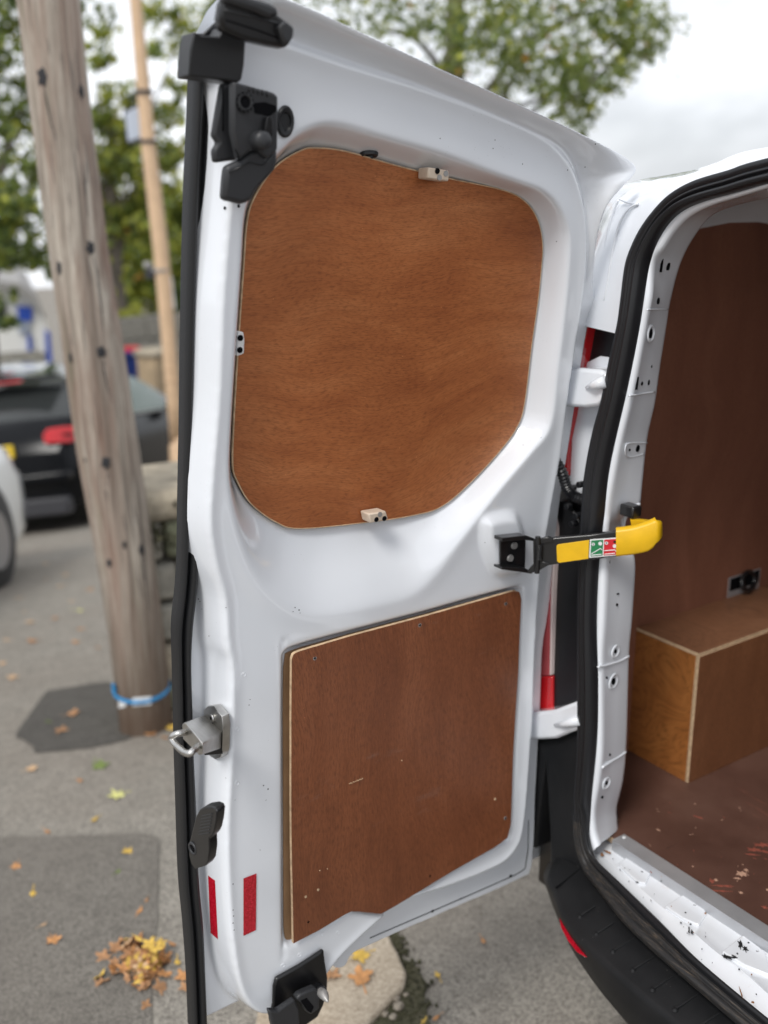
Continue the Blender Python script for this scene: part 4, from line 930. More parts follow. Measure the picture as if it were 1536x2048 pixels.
def bl(l, z):
    l = list(l); l += [np.array([.60, l[-1][1]-.012, l[-1][2]]), np.array([MX, l[-1][1]-.016, l[-1][2]])]; l = catmull(l, 5, False)
    return resample(l+[mirr(p) for p in l[-2::-1]], 240)
BI, BR, BL_ = bl(inn, 0), bl(rim, 0), bl(low, 0)
tuck = BL_+np.array([0, .05, -.08]); tuck[:, 0] = MX+(tuck[:, 0]-MX)*.95
bf = [BI+np.array([0, .03, .004]), BI, lerp(BI, BR, .5)+E2*.002, lerp(BI, BR, .92)+E2*.002, BR-E2*.001, BR+np.array([0, -.003, -.010])*1, lerp(BR, BL_, .5)+np.array([0, -.006, 0]), BL_, tuck, tuck+np.array([0, .1, -.05])]
loft('bumper_cover', bf, BUMPER, bump, raw=True, flip=True)
for a, b in [((1193, 1867), (1226, 1846)), ((1226, 1902), (1272, 1875)), ((1266, 1939), (1308, 1913)), ((1305, 1978), (1359, 1945)), ((1350, 2018), (1400, 1986)), ((1160, 1832), (1190, 1812)), ((1395, 2055), (1440, 2025))]:
    p, q = hit_z(*a, .521), hit_z(*b, .532); m = MB().tube([p, q], [.0022, .0012], 8); m.disc(p-E2*.002, E2, .0052, .0045, 12, .003); m.build('tread_rib', BUMPER, bump, smooth=True)
MB().tube([hit_z(1164, 1736, .533), hit_z(1112, 1776, .517)], .0018, 6).build('cover_joint', HOLE, bump)
rp = [(1125, 1823), (1132, 1828), (1150, 1853), (1168, 1879), (1184, 1902), (1185, 1912), (1179, 1917), (1164, 1908), (1146, 1886), (1131, 1858)]
rf = [hit_z(a, b, .486) for a, b in rp]; nn_ = np.array([-.75, -.62, .2]); nn_ /= np.linalg.norm(nn_)
MB().prism([p+nn_*.009 for p in rf], [p-nn_*.02 for p in rf]).build('bumper_reflector', RED_REFL, bump, bevel=.001)

# ================================================================== GROUND
def ground_mat(name, dark, light, scale=1.0, stain=(.19, .155, .125), spread=.4):
    m = Mat(name, light, .85, spec=.3)
    ag = m.voro(230*scale); n = m.noise(170*scale, detail=4, rough=.7); big = m.noise(1.1, detail=7, rough=.6); mid = m.noise(14, detail=5, rough=.7)
    c = m.ramp(ag.outputs['Color'], [(.08, dark), (.45, tuple(a*.35+b*.65 for a, b in zip(dark, light))), (.95, light)])
    c = m.mix(m.ramp(n, [(.36, .55), (.56, 0.0)]), c, tuple(k*.7 for k in dark))
    c = m.mix(m.ramp(mid, [(.35, .30), (.6, 0.0)]), c, tuple(k*.9 for k in dark))
    c = m.mix(m.ramp(big, [(.40, 0.0), (.70, spread)]), c, stain)
    m.color(c); m.bump(m.mix(.5, n, ag.outputs['Distance']), .8, .003); return m.m
GMAT = ground_mat('weathered_asphalt', (.11, .099, .085), (.40, .37, .32))
gx = np.concatenate([np.linspace(-140, -12, 30), np.linspace(-11.5, 3, 100), np.linspace(4, 60, 10)]); gyy = np.linspace(-90, 110, 41)
V = [(x, y, float(ground_z(x))) for x in gx for y in gyy]
tag(mk('ground', V, grid_faces(len(gx), len(gyy), flip=True), GMAT, smooth='all'), kind='structure')
def gpoly(name, px, h, t, mat, **k):
    top = [hit_ground(a, b, h) for a, b in px]; return MB().prism(top, [p-E2*t for p in top]).build(name, mat, **k)
def gsheet(name, px, h, mat):
    poly = np.array([hit_ground(a, b, 0)[:2] for a, b in px]); lo, hi = poly.min(0), poly.max(0)
    V, F = clip_sheet(poly, np.arange(lo[0]-.06, hi[0]+.12, .06), np.arange(lo[1]-.06, hi[1]+.12, .06), lambda Q: ground_z(np.asarray(Q)[:, 0])+h)
    return mk(name, np.stack([V[:, 1], V[:, 2], V[:, 0]], 1), [list(map(int, f)) for f in F], mat)
def jag(px, n=5, a=2.5):
    o = []
    for i in range(len(px)):
        p, q = np.array(px[i], float), np.array(px[(i+1) % len(px)], float)
        for k in range(n): o.append(tuple(p+(q-p)*k/n+np.array([rnd.uniform(-a, a), rnd.uniform(-a, a)])*(1 if k else .4)))
    return o
PATCH1 = ground_mat('dark_tar_patch', (.040, .037, .033), (.16, .148, .13), 1.3, (.06, .055, .05)); PATCH2 = ground_mat('older_tar_patch', (.072, .065, .057), (.27, .248, .215), 1.2, (.15, .13, .11))
tag(gsheet('asphalt_patch', jag([(27, 1475), (95, 1382), (215, 1366), (240, 1372), (300, 1400), (262, 1478), (180, 1497), (70, 1507), (62, 1478)], 5, 2), .004, PATCH1), kind='structure')
tag(gsheet('asphalt_patch', jag([(-120, 1678), (120, 1674), (262, 1668), (318, 1676), (314, 1860), (300, 1900), (308, 2200), (-200, 2200)], 8, 3), .004, PATCH2), kind='structure')
KERB = ground_mat('sandstone', (.33, .27, .20), (.56, .48, .38), .8, (.30, .22, .14), .4)
kb_ = gpoly('kerb_stone', jag([(560, 1890), (640, 1850), (770, 1846), (786, 1886), (812, 1940), (806, 1975), (745, 2036), (690, 2110), (500, 2130), (520, 1980)], 3, 2), .022, .08, KERB, bevel=.008)
tag(kb_, 'worn buff sandstone kerb slab with maple leaves on it below the open door', 'kerb stone')
SOIL = ground_mat('mossy_soil', (.045, .045, .022), (.12, .105, .07), 1.0, (.06, .065, .03), .9)
ms = gsheet('moss_strip', jag([(762, 1838), (785, 1850), (812, 1900), (838, 1950), (850, 2000), (866, 2060), (880, 2150), (660, 2150), (740, 2040), (800, 1982), (810, 1945), (785, 1895)], 4, 4), .006, SOIL); tag(ms, kind='stuff')
m = MB()
for k in range(260):
    a = rnd.random(); b = rnd.gauss(0, 9)
    path = [(772, 1842), (796, 1890), (825, 1945), (838, 2000), (800, 2040), (770, 2070)]; q = a*(len(path)-1); i = min(int(q), len(path)-2); f = q-i
    c = hit_ground(path[i][0]*(1-f)+path[i+1][0]*f+b*(1+a), path[i][1]*(1-f)+path[i+1][1]*f+rnd.gauss(0, 4), .006); r = rnd.uniform(.002, .006)
    m.tube([c-E2*.003, c+E2*r*.6, c+E2*r], [r, r*.8, r*.2], 5, cap=False)
MOSS = simple('moss', (.055, .052, .026), .9, var=.5, vscale=60)
tag(m.build('moss_tufts', MOSS, smooth=True), kind='stuff')
PEB = simple('pebble_stone', (.27, .23, .18), .7, var=.3, vscale=40)
for k, (a, b, r) in enumerate([(792, 2000, .010), (797, 2016, .013), (770, 2030, .008), (812, 1992, .007), (786, 2036, .009)]):
    c = hit_ground(a, b, .006); bm = bmesh.new(); bmesh.ops.create_icosphere(bm, subdivisions=2, radius=r)
    for v in bm.verts: v.co *= rnd.uniform(.85, 1.15); v.co.z *= .6
    me = bpy.data.meshes.new('pebble'); bm.to_mesh(me); bm.free(); me.materials.append(PEB); o = bpy.data.objects.new('pebble', me); COL.objects.link(o); o.location = (c+E2*r*.4).tolist()
    tag(o, 'small buff pebble lying in the mossy joint beside the kerb slab', 'pebble', 'pebbles in the mossy joint')

# ================================================================== UTILITY POLE
def along(px, py, t):
    v = rdir(px, py); return CAM+v/np.linalg.norm(v)*t
def vert_at(px, py, base):
    """point above base whose horizontal distance from the camera equals base's, on the ray of the pixel"""
    v = rdir(px, py); d = math.hypot(base[0]-CAM[0], base[1]-CAM[1]); return CAM+v*(d/math.hypot(v[0], v[1]))
def pole_mat():
    m = Mat('weathered_pole_wood', (.3, .26, .22), .8, spec=.25)
    st = m.noise(1.0, m.coord((38, 38, 1.1)), detail=7, rough=.68, dist=.6); g = m.noise(1.0, m.coord((9, 9, .7), loc=(3, 1, 0)), detail=6, rough=.6, dist=1.0)
    st2 = m.noise(1.0, m.coord((130, 130, 5), loc=(1, 2, 3)), detail=6, rough=.75)
    c = m.ramp(m.mix(.5, st, st2), [(.36, (.13, .10, .08)), (.47, (.31, .265, .22)), (.60, (.52, .465, .395))])
    c = m.mix(m.ramp(g, [(.48, 0.0), (.62, .62)]), c, (.23, .135, .10))
    g3 = m.noise(1.0, m.coord((22, 22, .9), loc=(5, 7, 1)), detail=4, rough=.6, dist=.8); c = m.mix(m.ramp(g3, [(.54, 0.0), (.64, .6)]), c, (.13, .105, .085))
    g2 = m.noise(1.0, m.coord((14, 14, 1.6), loc=(8, 1, 4)), detail=6, rough=.6); c = m.mix(m.ramp(g2, [(.58, 0.0), (.70, .5)]), c, (.17, .17, .11))
    sep = m.n.new('ShaderNodeSeparateXYZ'); m.link(m.coord(), sep.inputs[0]); 
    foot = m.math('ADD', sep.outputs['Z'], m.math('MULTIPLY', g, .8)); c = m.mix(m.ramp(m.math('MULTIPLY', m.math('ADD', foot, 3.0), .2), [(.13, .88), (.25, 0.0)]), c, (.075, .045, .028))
    m.color(c); m.bump(m.mix(.5, st, st2), .9, .006); return m.m
POLE = pole_mat()
pb0 = hit_ground(291, 1452)
prof_ = [(1456, 292, 112), (1430, 291, 107), (1250, 270, 110), (1050, 241, 118), (900, 216, 124), (700, 187, 122), (500, 157, 118), (200, 119, 121), (0, 97, 126), (-400, 45, 140), (-800, 0, 160)]
P = []; Rr = []
for y, x, w in prof_:
    p = vert_at(x, y, pb0); P.append(p); Rr.append(w/2*np.linalg.norm(p-CAM)/math.hypot(FPX, math.hypot(x-768, y-1024))*.985)
P[0] = P[0]-E2*.05
top = P[-1]+(P[-1]-P[-2])*1.5; P.append(top+E2*1.5); Rr.append(Rr[-1]*.9)
pole = thing('utility_pole', tuple(pb0), 'leaning grey weathered wooden utility pole with dark knots and a blue cord at its foot', 'utility pole')
Pq = catmull(P, 5, False); Rq = np.interp(np.arange(len(Pq)), np.arange(len(P))*5, Rr)
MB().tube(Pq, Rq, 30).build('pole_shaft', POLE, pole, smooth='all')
KNOT = simple('dark_knot', (.025, .025, .028), .8, bscale=80)
def on_pole(px, py, off=0.0):
    y = py; x0 = np.interp(-y, [-q[0] for q in prof_], [q[1] for q in prof_]); c = vert_at(x0, y, pb0); w = np.interp(-y, [-q[0] for q in prof_], Rr[:-1])
    v = rdir(px, py); v = v/np.linalg.norm(v); d = CAM-c; vv = v.copy(); vv[2] = 0; dd = d.copy(); dd[2] = 0
    a = vv@vv; b = 2*vv@dd; cc = dd@dd-(w+off)**2; disc = max(b*b-4*a*cc, 0); t = (-b-math.sqrt(disc))/(2*a); p = CAM+v*t
    n = p-c; n[2] = 0; return p, n/np.linalg.norm(n)
for a, b, w, h in [(84, 154, 9, 16), (163, 183, 6, 13), (181, 496, 8, 13), (118, 536, 6, 13), (203, 704, 9, 11), (141, 716, 5, 10), (212, 926, 9, 13), (283, 1100, 6, 12), (218, 1126, 6, 10), (249, 1090, 4, 8), (170, 920, 3, 6)]:
    p, n = on_pole(a, b, .001); s = np.linalg.norm(p-CAM)/FPX; u = np.cross(E2, n); V = []; nn = 14
    for k, hh in [(1, 0), (.8, .004), (.5, .006), (.2, .003)]:
        for i in range(nn): jr = 1+.22*math.sin(i*2.1+a)+.15*math.cos(i*3.7+b); V.append(p-n*.001+n*hh*.6+u*w*s*k*jr*math.cos(2*math.pi*i/nn)+E2*h*s*k*jr*math.sin(2*math.pi*i/nn))
    mk('knot', V, grid_faces(4, nn, wrap=True)+[[3*nn+i for i in range(nn)]], KNOT, pole, smooth='all')
for path in [[(88, 170), (96, 215), (108, 262), (117, 318)], [(186, 512), (192, 545), (199, 590), (206, 640), (208, 690)], [(205, 715), (209, 745), (217, 780), (224, 805)], [(172, 320), (170, 380), (174, 440), (180, 485)], [(283, 1110), (290, 1160), (296, 1220)], [(216, 940), (212, 990), (222, 1040)]]:
    q_ = resample([(a+rnd.uniform(-1, 1), b) for a, b in path], 22); q_[1:-1, 0] += np.random.default_rng(int(path[0][0])).normal(size=20)*.7
    MB().tube([on_pole(a, b, -.0012)[0] for a, b in q_], [.0004+.0026*math.sin(math.pi*min(1, (k+.5)/22)**.6)*rnd.uniform(.5, 1.1) for k in range(22)], 6).build('drying_crack', KNOT, pole, smooth='all')
for k in range(34):
    y0 = rnd.uniform(-20, 1350); x_c = float(np.interp(-y0, [-q[0] for q in prof_], [q[1] for q in prof_])); fx = rnd.uniform(-.42, .42); ln = rnd.uniform(30, 150)
    q_ = [(float(np.interp(-(y0+ln*i/9), [-q[0] for q in prof_], [q[1] for q in prof_]))+fx*115+rnd.uniform(-.8, .8), y0+ln*i/9) for i in range(10)]
    MB().tube([on_pole(a, b, -.0012)[0] for a, b in q_], [.0003+.0014*math.sin(math.pi*(i+.3)/10) for i in range(10)], 5).build('drying_crack', KNOT, pole, smooth='all')
BLUE = simple('blue_cord_plastic', (.02, .24, .52), .4)
cp = []
c = vert_at(283, 1375, pb0); rr_ = np.interp(-1375, [-q[0] for q in prof_], Rr[:-1])+.004
v0 = CAM-c; a0 = math.atan2(v0[1], v0[0])
for k in range(41):
    a = a0+2*math.pi*k/40; cp.append(c+np.array([math.cos(a)*rr_, math.sin(a)*rr_, .006-.012*math.cos(a-a0)]))
m = MB().tube(cp, .0042, 8); m.tube([p-E2*.007 for p in cp], .0036, 8); p, n = on_pole(232, 1376, .004); m.tube([p-E2*.008, p+n*.008+E2*.012, p+n*.012+E2*.018], .006, 8); m.tube([p, p+n*.010-E2*.016], .005, 8)
tag(m.build('cord', BLUE, smooth='all'), 'blue plastic cord tied round the foot of the wooden utility pole', 'cord')
for (a, b, w, h), lab in [((284, 1403, 19, 8), 'wide white paper tag just under the blue cord on the wooden pole'), ((244, 1408, 7, 7), 'small white square tag at the left of the pole foot')]:
    V = []
    for i in range(5):
        for j in (-1, 1): V.append(on_pole(a-w+2*w*i/4, b-(i-2)*.8+j*h, .004)[0])
    V2_ = [p-on_pole(a, b)[1]*.003 for p in V]; f = grid_faces(5, 2); f2 = [[i+10 for i in q][::-1] for q in f]
    tag(mk('paper_tag', V+V2_, f+f2+[[0, 1, 11, 10], [8, 18, 19, 9]]+[[2*i, 2*i+10, 2*i+12, 2*i+2] for i in range(4)]+[[2*i+1, 2*i+3, 2*i+13, 2*i+11] for i in range(4)], WHITE_ST), lab, 'tag')

# ================================================================== LAMP COLUMN AND ITS SIGNS
LT = 8.4
lb = along(362, 985, LT); lb[2] = ground_z(lb[0])
COLM = simple('cream_column_paint', (.62, .43, .27), .45, var=.08, vscale=12)
lamp_c = thing('lamp_column', tuple(lb), 'thin cream painted lamp column with a wider base and bands, left of the van door', 'lamp column')
pr_ = [(884, 353, 13), (800, 347, 13), (500, 322, 14.5), (300, 298, 13.5), (0, 271, 10.5), (-500, 228, 10), (-900, 195, 9)]
P = [vert_at(x, y, lb) for y, x, w in pr_]; Rr2 = [w*LT/FPX*.98 for y, x, w in pr_]
MB().tube(P, Rr2, 20).build('column_shaft', COLM, lamp_c, smooth='all')
bt = vert_at(359, 890, lb); MB().tube([lb-E2*.05, bt, bt+E2*.03, P[0]+E2*.03], [.082, .080, .070, .055], 20).build('column_base', COLM, lamp_c, smooth=True)
for y, x, r in [(735, 342, 15), (760, 344, 15), (905, 360, 20.5)]:
    MB().torus(vert_at(x, y, lb), (0, 0, 1), r*LT/FPX*.9, .006, 20, 6).build('column_band', COLM, lamp_c, smooth='all')
topp = P[-1]; MB().tube([topp, topp+np.array([.25, .2, .25]), topp+np.array([.9, .7, .35])], .035, 10).build('lamp_arm', COLM, lamp_c, smooth=True)
MB().box(topp+np.array([1.1, .85, .35]), (.5, .3, .12), rz=.7).build('lamp_head', GREY_METAL, lamp_c, bevel=.03)
SIGNB = simple('pale_sign_face', (.52, .58, .68), .4); FRAME = simple('dark_sign_frame', (.03, .03, .035), .5)
def facing_plate(name, px, t, mat, parent=None, dep=.012, bevel=.002, cam_off=0.0):
    """flat plate standing upright at distance t, turned as its outline shows"""
    c = np.mean([along(a, b, t) for a, b in px], axis=0); n = CAM-c; n[2] = 0; n /= np.linalg.norm(n); top = []
    for a, b in px:
        v = rdir(a, b); top.append(CAM+v*(((c+n*cam_off-CAM)@n)/(v@n)))
    return MB().prism(top, [p-n*dep for p in top]).build(name, mat, parent, bevel=bevel)
sg = thing('sign_plate', tuple(along(265, 250, LT-.1)), 'small pale rectangular sign clamped high on the cream lamp column', 'sign')
facing_plate('sign_frame', [(246, 222), (279, 204), (286, 278), (254, 289)], LT-.12, FRAME, sg)
facing_plate('sign_face', [(250, 226), (276, 211), (282, 274), (256, 283)], LT-.12, SIGNB, sg, .01, .001, .004)
for y, x in [(184, 288), (283, 297)]: MB().tube([vert_at(x, y, lb)-E2*.012, vert_at(x, y, lb)+E2*.012], 17*LT/FPX*.95, 20).build('clamp_band', FRAME, sg, smooth=True)
MB().tube([vert_at(288, 184, lb), along(262, 200, LT-.1)], .012, 8).build('bracket', FRAME, sg); MB().tube([vert_at(297, 283, lb), along(262, 284, LT-.1)], .012, 8).build('bracket', FRAME, sg)
nz = thing('parking_notice', tuple(along(332, 590, LT-.1)), 'white notice with a red ring wrapped on the cream lamp column at eye height', 'notice')
facing_plate('notice_sheet', [(313, 560), (344, 553), (351, 616), (318, 625)], LT-.08, WHITE_ST, nz, .006, .001)
c = along(329, 576, LT-.095); n = CAM-c; n /= np.linalg.norm(n)
MB().torus(c, n, .042, .008, 24, 6).build('red_ring', RED_ST, nz, smooth='all'); MB().tube([c+np.array([0, -.03, .03]), c+np.array([0, .03, -.03])], .006, 6).build('red_bar', RED_ST, nz)
MB().box(along(333, 604, LT-.094), (.01, .09, .03), rz=.25).build('notice_print', simple('grey_print', (.3, .3, .33), .5), nz)
jb = thing('junction_box', tuple(along(302, 545, LT)), 'small dark box clipped to the left side of the lamp column above the notice', 'box')
MB().box(along(301, 546, LT), (.06, .06, .09), rz=.3).build('box_body', FRAME, jb, bevel=.008); MB().box(along(296, 530, LT), (.05, .06, .05), rz=.3).build('box_cap', GREY_METAL, jb, bevel=.01); MB().tube([vert_at(322, 540, lb)-E2*.01, vert_at(322, 540, lb)+E2*.01], 16*LT/FPX, 20).build('box_strap', GREY_METAL, jb, smooth=True)
MB().tube([along(303, 546, LT), along(316, 546, LT)], .012, 8).build('box_bracket', FRAME, jb)

# ================================================================== PARKED CARS
GLASS = Mat('dark_car_glass', (.03, .033, .033), .08, spec=.4).m
GREENGLASS = Mat('greenish_car_glass', (.10, .14, .115), .10, spec=.15).m
def car(name, paint, label, corner, end, az, parts_label=None, L=4.15, Wd=1.74, H=1.43):
    """corner: ground point of the right-hand corner at the given end ('rear' or 'front'); az: heading, radians left of +Y"""
    f = np.array([-math.sin(az), math.cos(az), 0.0]); sl = float(ground_z(corner[0]+.5)-ground_z(corner[0]-.5)); n = np.array([-sl, 0, 1.0]); n /= np.linalg.norm(n)
    f = f-n*(f@n); f /= np.linalg.norm(f); r = np.cross(f, n)
    org = np.array(corner, float)-r*Wd/2*.97
    if end == 'front': org = org-f*L
    o = thing(name, (0, 0, 0), label, 'car'); M = np.eye(4); M[:3, 0] = r; M[:3, 1] = f; M[:3, 2] = n; M[:3, 3] = org; o.matrix_world = Matrix(M.tolist()); bpy.context.view_layer.update()
    xs = [0, .03, .10, .22, .40, .60, .85, 1.3, 1.9, 2.4, 2.75, 3.05, 3.25, 3.6, 3.9, 4.08, 4.15]
    zr = np.interp(xs, [0, .10, .22, .60, .85, 1.5, 2.2, 2.5, 3.15, 3.25, 3.7, 4.0, 4.1, 4.15], [.72, .93, 1.02, 1.34, 1.41, 1.44, 1.42, 1.36, 1.02, .98, .92, .86, .80, .72])
    wd = np.interp(xs, [0, .10, .30, .8, 3.2, 3.8, 4.05, 4.15], [.84, .93, .98, 1, 1, .99, .95, .88])
    V = []; K = 17
    for x, z, w in zip(xs, zr, wd):
        hw = Wd/2*w; b = min(.96, z-.02); 
        sec = [(hw*.90, .20), (hw*.97, .30), (hw*1.0, .50), (hw*1.0, .66), (hw*.965, b*.90 if b > .8 else .70), (hw*.93, b), (hw*.93-.10*max(0, (z-b)/.46), b+(z-b)*.55), (hw*.93-.24*max(.1, (z-b)/.46), b+(z-b)*.93), (0, z+.01)]
        ring = sec+[(-a, c) for a, c in sec[-2::-1]]
        for a, c in ring: V.append((a, x, c))
    F = grid_faces(len(xs), K); groups = {'body': [], 'rear_window': [], 'windscreen': [], 'side_window': []}
    for q, f_ in enumerate(F):
        i, j = divmod(q, K-1); xm = (xs[i]+xs[i+1])/2
        if j in (7, 8) and .25 < xm < .62: groups['rear_window'].append(f_)
        elif j in (7, 8) and 2.45 < xm < 3.2: groups['windscreen'].append(f_)
        elif j in (5, 6, 9, 10) and .85 <= xm < 2.75 and not (1.75 < xm < 1.62): groups['side_window'].append(f_)
        elif j in (6, 9) and .30 < xm < .62: groups['rear_window'].append(f_)
        else: groups['body'].append(f_)
    groups['body'] += [list(range(K)), [(len(xs)-1)*K+k for k in range(K)][::-1]]
    for g, fs_ in groups.items():
        used = sorted({i for q in fs_ for i in q}); mp_ = {a: b for b, a in enumerate(used)}
        mk(g, [V[i] for i in used], [[mp_[i] for i in q] for q in fs_], paint if g == 'body' else (GREENGLASS if g == 'side_window' else GLASS), o, smooth=True, angle=60, local=True)
    for sx in (-1, 1):
        for y in (.78, 3.3):
            MB().tube([(sx*Wd*.38, y, .33), (sx*Wd*.502, y, .33)], .36, 26).build('wheel_arch', FRAME, o, smooth=True, local=True)
            t = MB().tube([(sx*Wd*.40, y, .31), (sx*Wd*.41, y, .31), (sx*Wd*.505, y, .31), (sx*Wd*.515, y, .31)], [.29, .31, .31, .28], 28).build('wheel', TYRE, o, smooth=True, local=True)
            MB().tube([(sx*Wd*.50, y, .31), (sx*Wd*.519, y, .31)], [.20, .19], 20).build('rim', RIM, t, smooth=True, local=True)
        tl = MB().prism([(sx*.56, -.02, .80), (sx*.56, -.02, .88), (sx*.60, -.010, .925), (sx*.74, .02, .93), (sx*.85, .20, .92), (sx*.862, .20, .83), (sx*.80, .02, .79)], [(sx*.56, .15, .80), (sx*.56, .15, .88), (sx*.60, .15, .925), (sx*.70, .18, .93), (sx*.78, .24, .92), (sx*.78, .24, .83), (sx*.72, .2, .79)])
        tl.build('tail_light', RED_LENS, o, bevel=.008, local=True)
        MB().box((sx*.60, 4.08, .64), (.26, .10, .13)).build('headlight', WHITE_ST, o, bevel=.02, local=True)
        MB().box((sx*(Wd/2+.06), 2.55, .96), (.16, .10, .11)).build('door_mirror', paint, o, bevel=.03, local=True)
        MB().box((sx*(Wd/2-.014), 1.75, .965), (.012, 1.9, .018)).build('waist_trim', GREY_METAL, o, local=True)
    MB().box((0, -.03, .50), (1.55, .16, .10)).build('bumper_step', paint, o, bevel=.03, local=True)
    MB().box((0, -.02, .24), (1.45, .14, .16)).build('rear_valance', FRAME, o, bevel=.02, local=True)
    MB().box((0, .50, 1.40), (1.10, .22, .03)).build('spoiler', paint, o, bevel=.012, local=True)
    MB().box((0, .395, 1.385), (.5, .02, .02)).build('brake_light', RED_LENS, o, local=True)
    pl = MB().box((0, -.012, .76), (.52, .03, .115)).build('number_plate', simple('yellow_plate', (.80, .56, .03), .4), o, bevel=.003, local=True)
    for k, w in enumerate((-.20, -.13, -.06, .06, .13, .20)):
        MB().box((w-.014, -.028, .76), (.012, .004, .07)).box((w+.014, -.028, .76), (.012, .004, .07)).box((w, -.028, .76+(.03 if k % 2 else -.03)), (.024, .004, .012)).build('plate_character', BLACK_ST, pl, local=True)
    return o
BLACKP = Mat('black_car_paint', (.004, .0045, .006), .16, spec=.2).m; WHITEP = Mat('white_car_paint', (.72, .74, .74), .25, coat=1).m
rcorner = hit_ground(178, 1058)
car('parked_car', BLACKP, 'black hatchback with red tail light and yellow plate parked beyond the wooden pole', rcorner, 'rear', math.radians(50))
wcorner = hit_ground(88, 1128)
car('parked_car', WHITEP, 'white car whose front corner pokes in at the left edge, nearest car', wcorner, 'front', math.radians(55))
dcorner = along(118, 780, 14.5); dcorner[2] = ground_z(dcorner[0])
SILV = Mat('silver_car_paint', (.55, .58, .60), .2, metal=.5, coat=1).m
car('parked_car', SILV, 'silver car parked furthest down the street, only its roof over the black hatchback', dcorner, 'rear', math.radians(66))

# ================================================================== WALLS, BIN AND HOUSE
STN = [simple('buff_wall_stone', (.33, .285, .215), .9, var=.3, vscale=14, bscale=40, bstr=.6, bdist=.01), simple('grey_wall_stone', (.25, .235, .20), .9, var=.3, vscale=14, bscale=40, bstr=.6, bdist=.01), simple('green_grey_wall_stone', (.20, .21, .14), .9, var=.35, vscale=14, bscale=40, bstr=.6, bdist=.01)]
MORT = simple('dark_mortar', (.09, .08, .065), .95, bscale=60)
wl0 = hit_ground(318, 1440); wdir = np.array([.10, .995, 0]); wdir /= np.linalg.norm(wdir); wn = np.array([.995, -.10, 0])
wall = thing('stone_wall', tuple(wl0), 'low mossy wall of rough buff stones right behind the wooden pole', 'wall')
HW = vert_at(330, 1000, wl0+wdir*.05)[2]-ground_z(wl0[0])
R3 = np.array([[wdir[0], -wdir[1], 0], [wdir[1], wdir[0], 0], [0, 0, 1.]])
core = wl0+wdir*1.6-wn*.20; core[2] = ground_z(core[0])+HW/2-.06
MB().box(core, (3.15, .30, HW-.02), R=R3).build('wall_core', MORT, wall)
z = ground_z(wl0[0])-.08; topz_ = ground_z(wl0[0])+HW
while z < topz_-.05:
    h = rnd.uniform(.10, .17); h = min(h, topz_-.07-z+.02) if topz_-.07-z < .2 else h
    x = rnd.uniform(-.10, 0)
    if topz_-.07-z < .04: break
    while x < 3.2:
        w = rnd.uniform(.16, .34)
        c = wl0+wdir*(x+w/2)-wn*.10; c[2] = z+h/2
        o = MB().box(c+wn*rnd.uniform(-.02, .02), (w-.014, .24, h-.014), R=R3).build('stone', rnd.choice(STN[:2]+STN), wall, bevel=.022)
        x += w
    z += h
x = -.12
while x < 3.2:
    w = rnd.uniform(.35, .55); c = wl0+wdir*(x+w/2)-wn*.19; c[2] = topz_-.02
    MB().box(c, (w-.012, .46, .12), R=R3).build('coping_stone', STN[0], wall, bevel=.04, seg=3); x += w
m = MB()
for k in range(900):
    c = wl0+wdir*rnd.uniform(-.1, 1.2)+wn*(.035+rnd.gauss(0, .012)); c[2] = topz_-.10+rnd.gauss(0, .05); d = np.array([rnd.gauss(0, 1), rnd.gauss(0, 1), rnd.gauss(.3, 1)]); d /= np.linalg.norm(d); s_ = rnd.uniform(.01, .025); u = np.cross(d, [.3, .2, .9]); u /= np.linalg.norm(u)
    m.add([c-u*s_*.5, c+u*s_*.5, c+d*s_*1.4], [(0, 1, 2)])
tag(m.build('wall_moss', MOSS), kind='stuff')

def bwall(name, pxa, pxb, t0, t1, ytop_a, mat, label, cat, th=.3, courses=6):
    a = along(pxa, 720, t0); b = along(pxb, 720, t1); d = b-a; d[2] = 0; Ln = np.linalg.norm(d); d /= Ln; nn = np.array([d[1], -d[0], 0])
    if nn@(CAM-a) < 0: nn = -nn
    ga, gb = float(ground_z(a[0])), float(ground_z(b[0])); top = along(pxa, ytop_a, t0)[2]
    w = thing(name, (a[0], a[1], ga), label, cat); H_ = top-ga
    P_ = [a*[1, 1, 0]+E2*(ga-.3), b*[1, 1, 0]+E2*(gb-.3), b*[1, 1, 0]+E2*(gb+H_-.02), a*[1, 1, 0]+E2*(ga+H_-.02)]
    MB().prism([p-nn*.03 for p in P_], [p-nn*th for p in P_]).build('wall_core', MORT, w)
    for k in range(courses):
        x = -rnd.uniform(0, .3)
        while x < Ln:
            ww = rnd.uniform(.35, .75); f = (x+ww/2)/Ln; c = a+d*(x+ww/2); c[2] = ga+(gb-ga)*f+H_*(k+.5)/courses
            Rm_ = np.array([[d[0], -d[1], 0], [d[1], d[0], 0], [0, 0, 1.]])
            MB().box(c, (ww-.02, .10+rnd.uniform(0, .03), H_/courses-.02), R=Rm_).build('stone', mat if rnd.random() < .6 else rnd.choice(STN), w, bevel=.012); x += ww
    return w
bwall('boundary_wall', 185, 420, 15.5, 17.5, 642, STN[1], 'long grey stone boundary wall across the street under the trees', 'wall')
bwall('garden_wall', -130, 84, 19, 19, 716, STN[1], 'dark stone garden wall in front of the white building', 'wall', courses=4)
gp = along(312, 760, 13.5); gz_ = float(ground_z(gp[0])); gt = along(308, 697, 13.5)[2]
g_ = thing('gate_post', (gp[0], gp[1], gz_), 'squat tan stone gate post in front of the grey wall left of the lamp column', 'gate post')
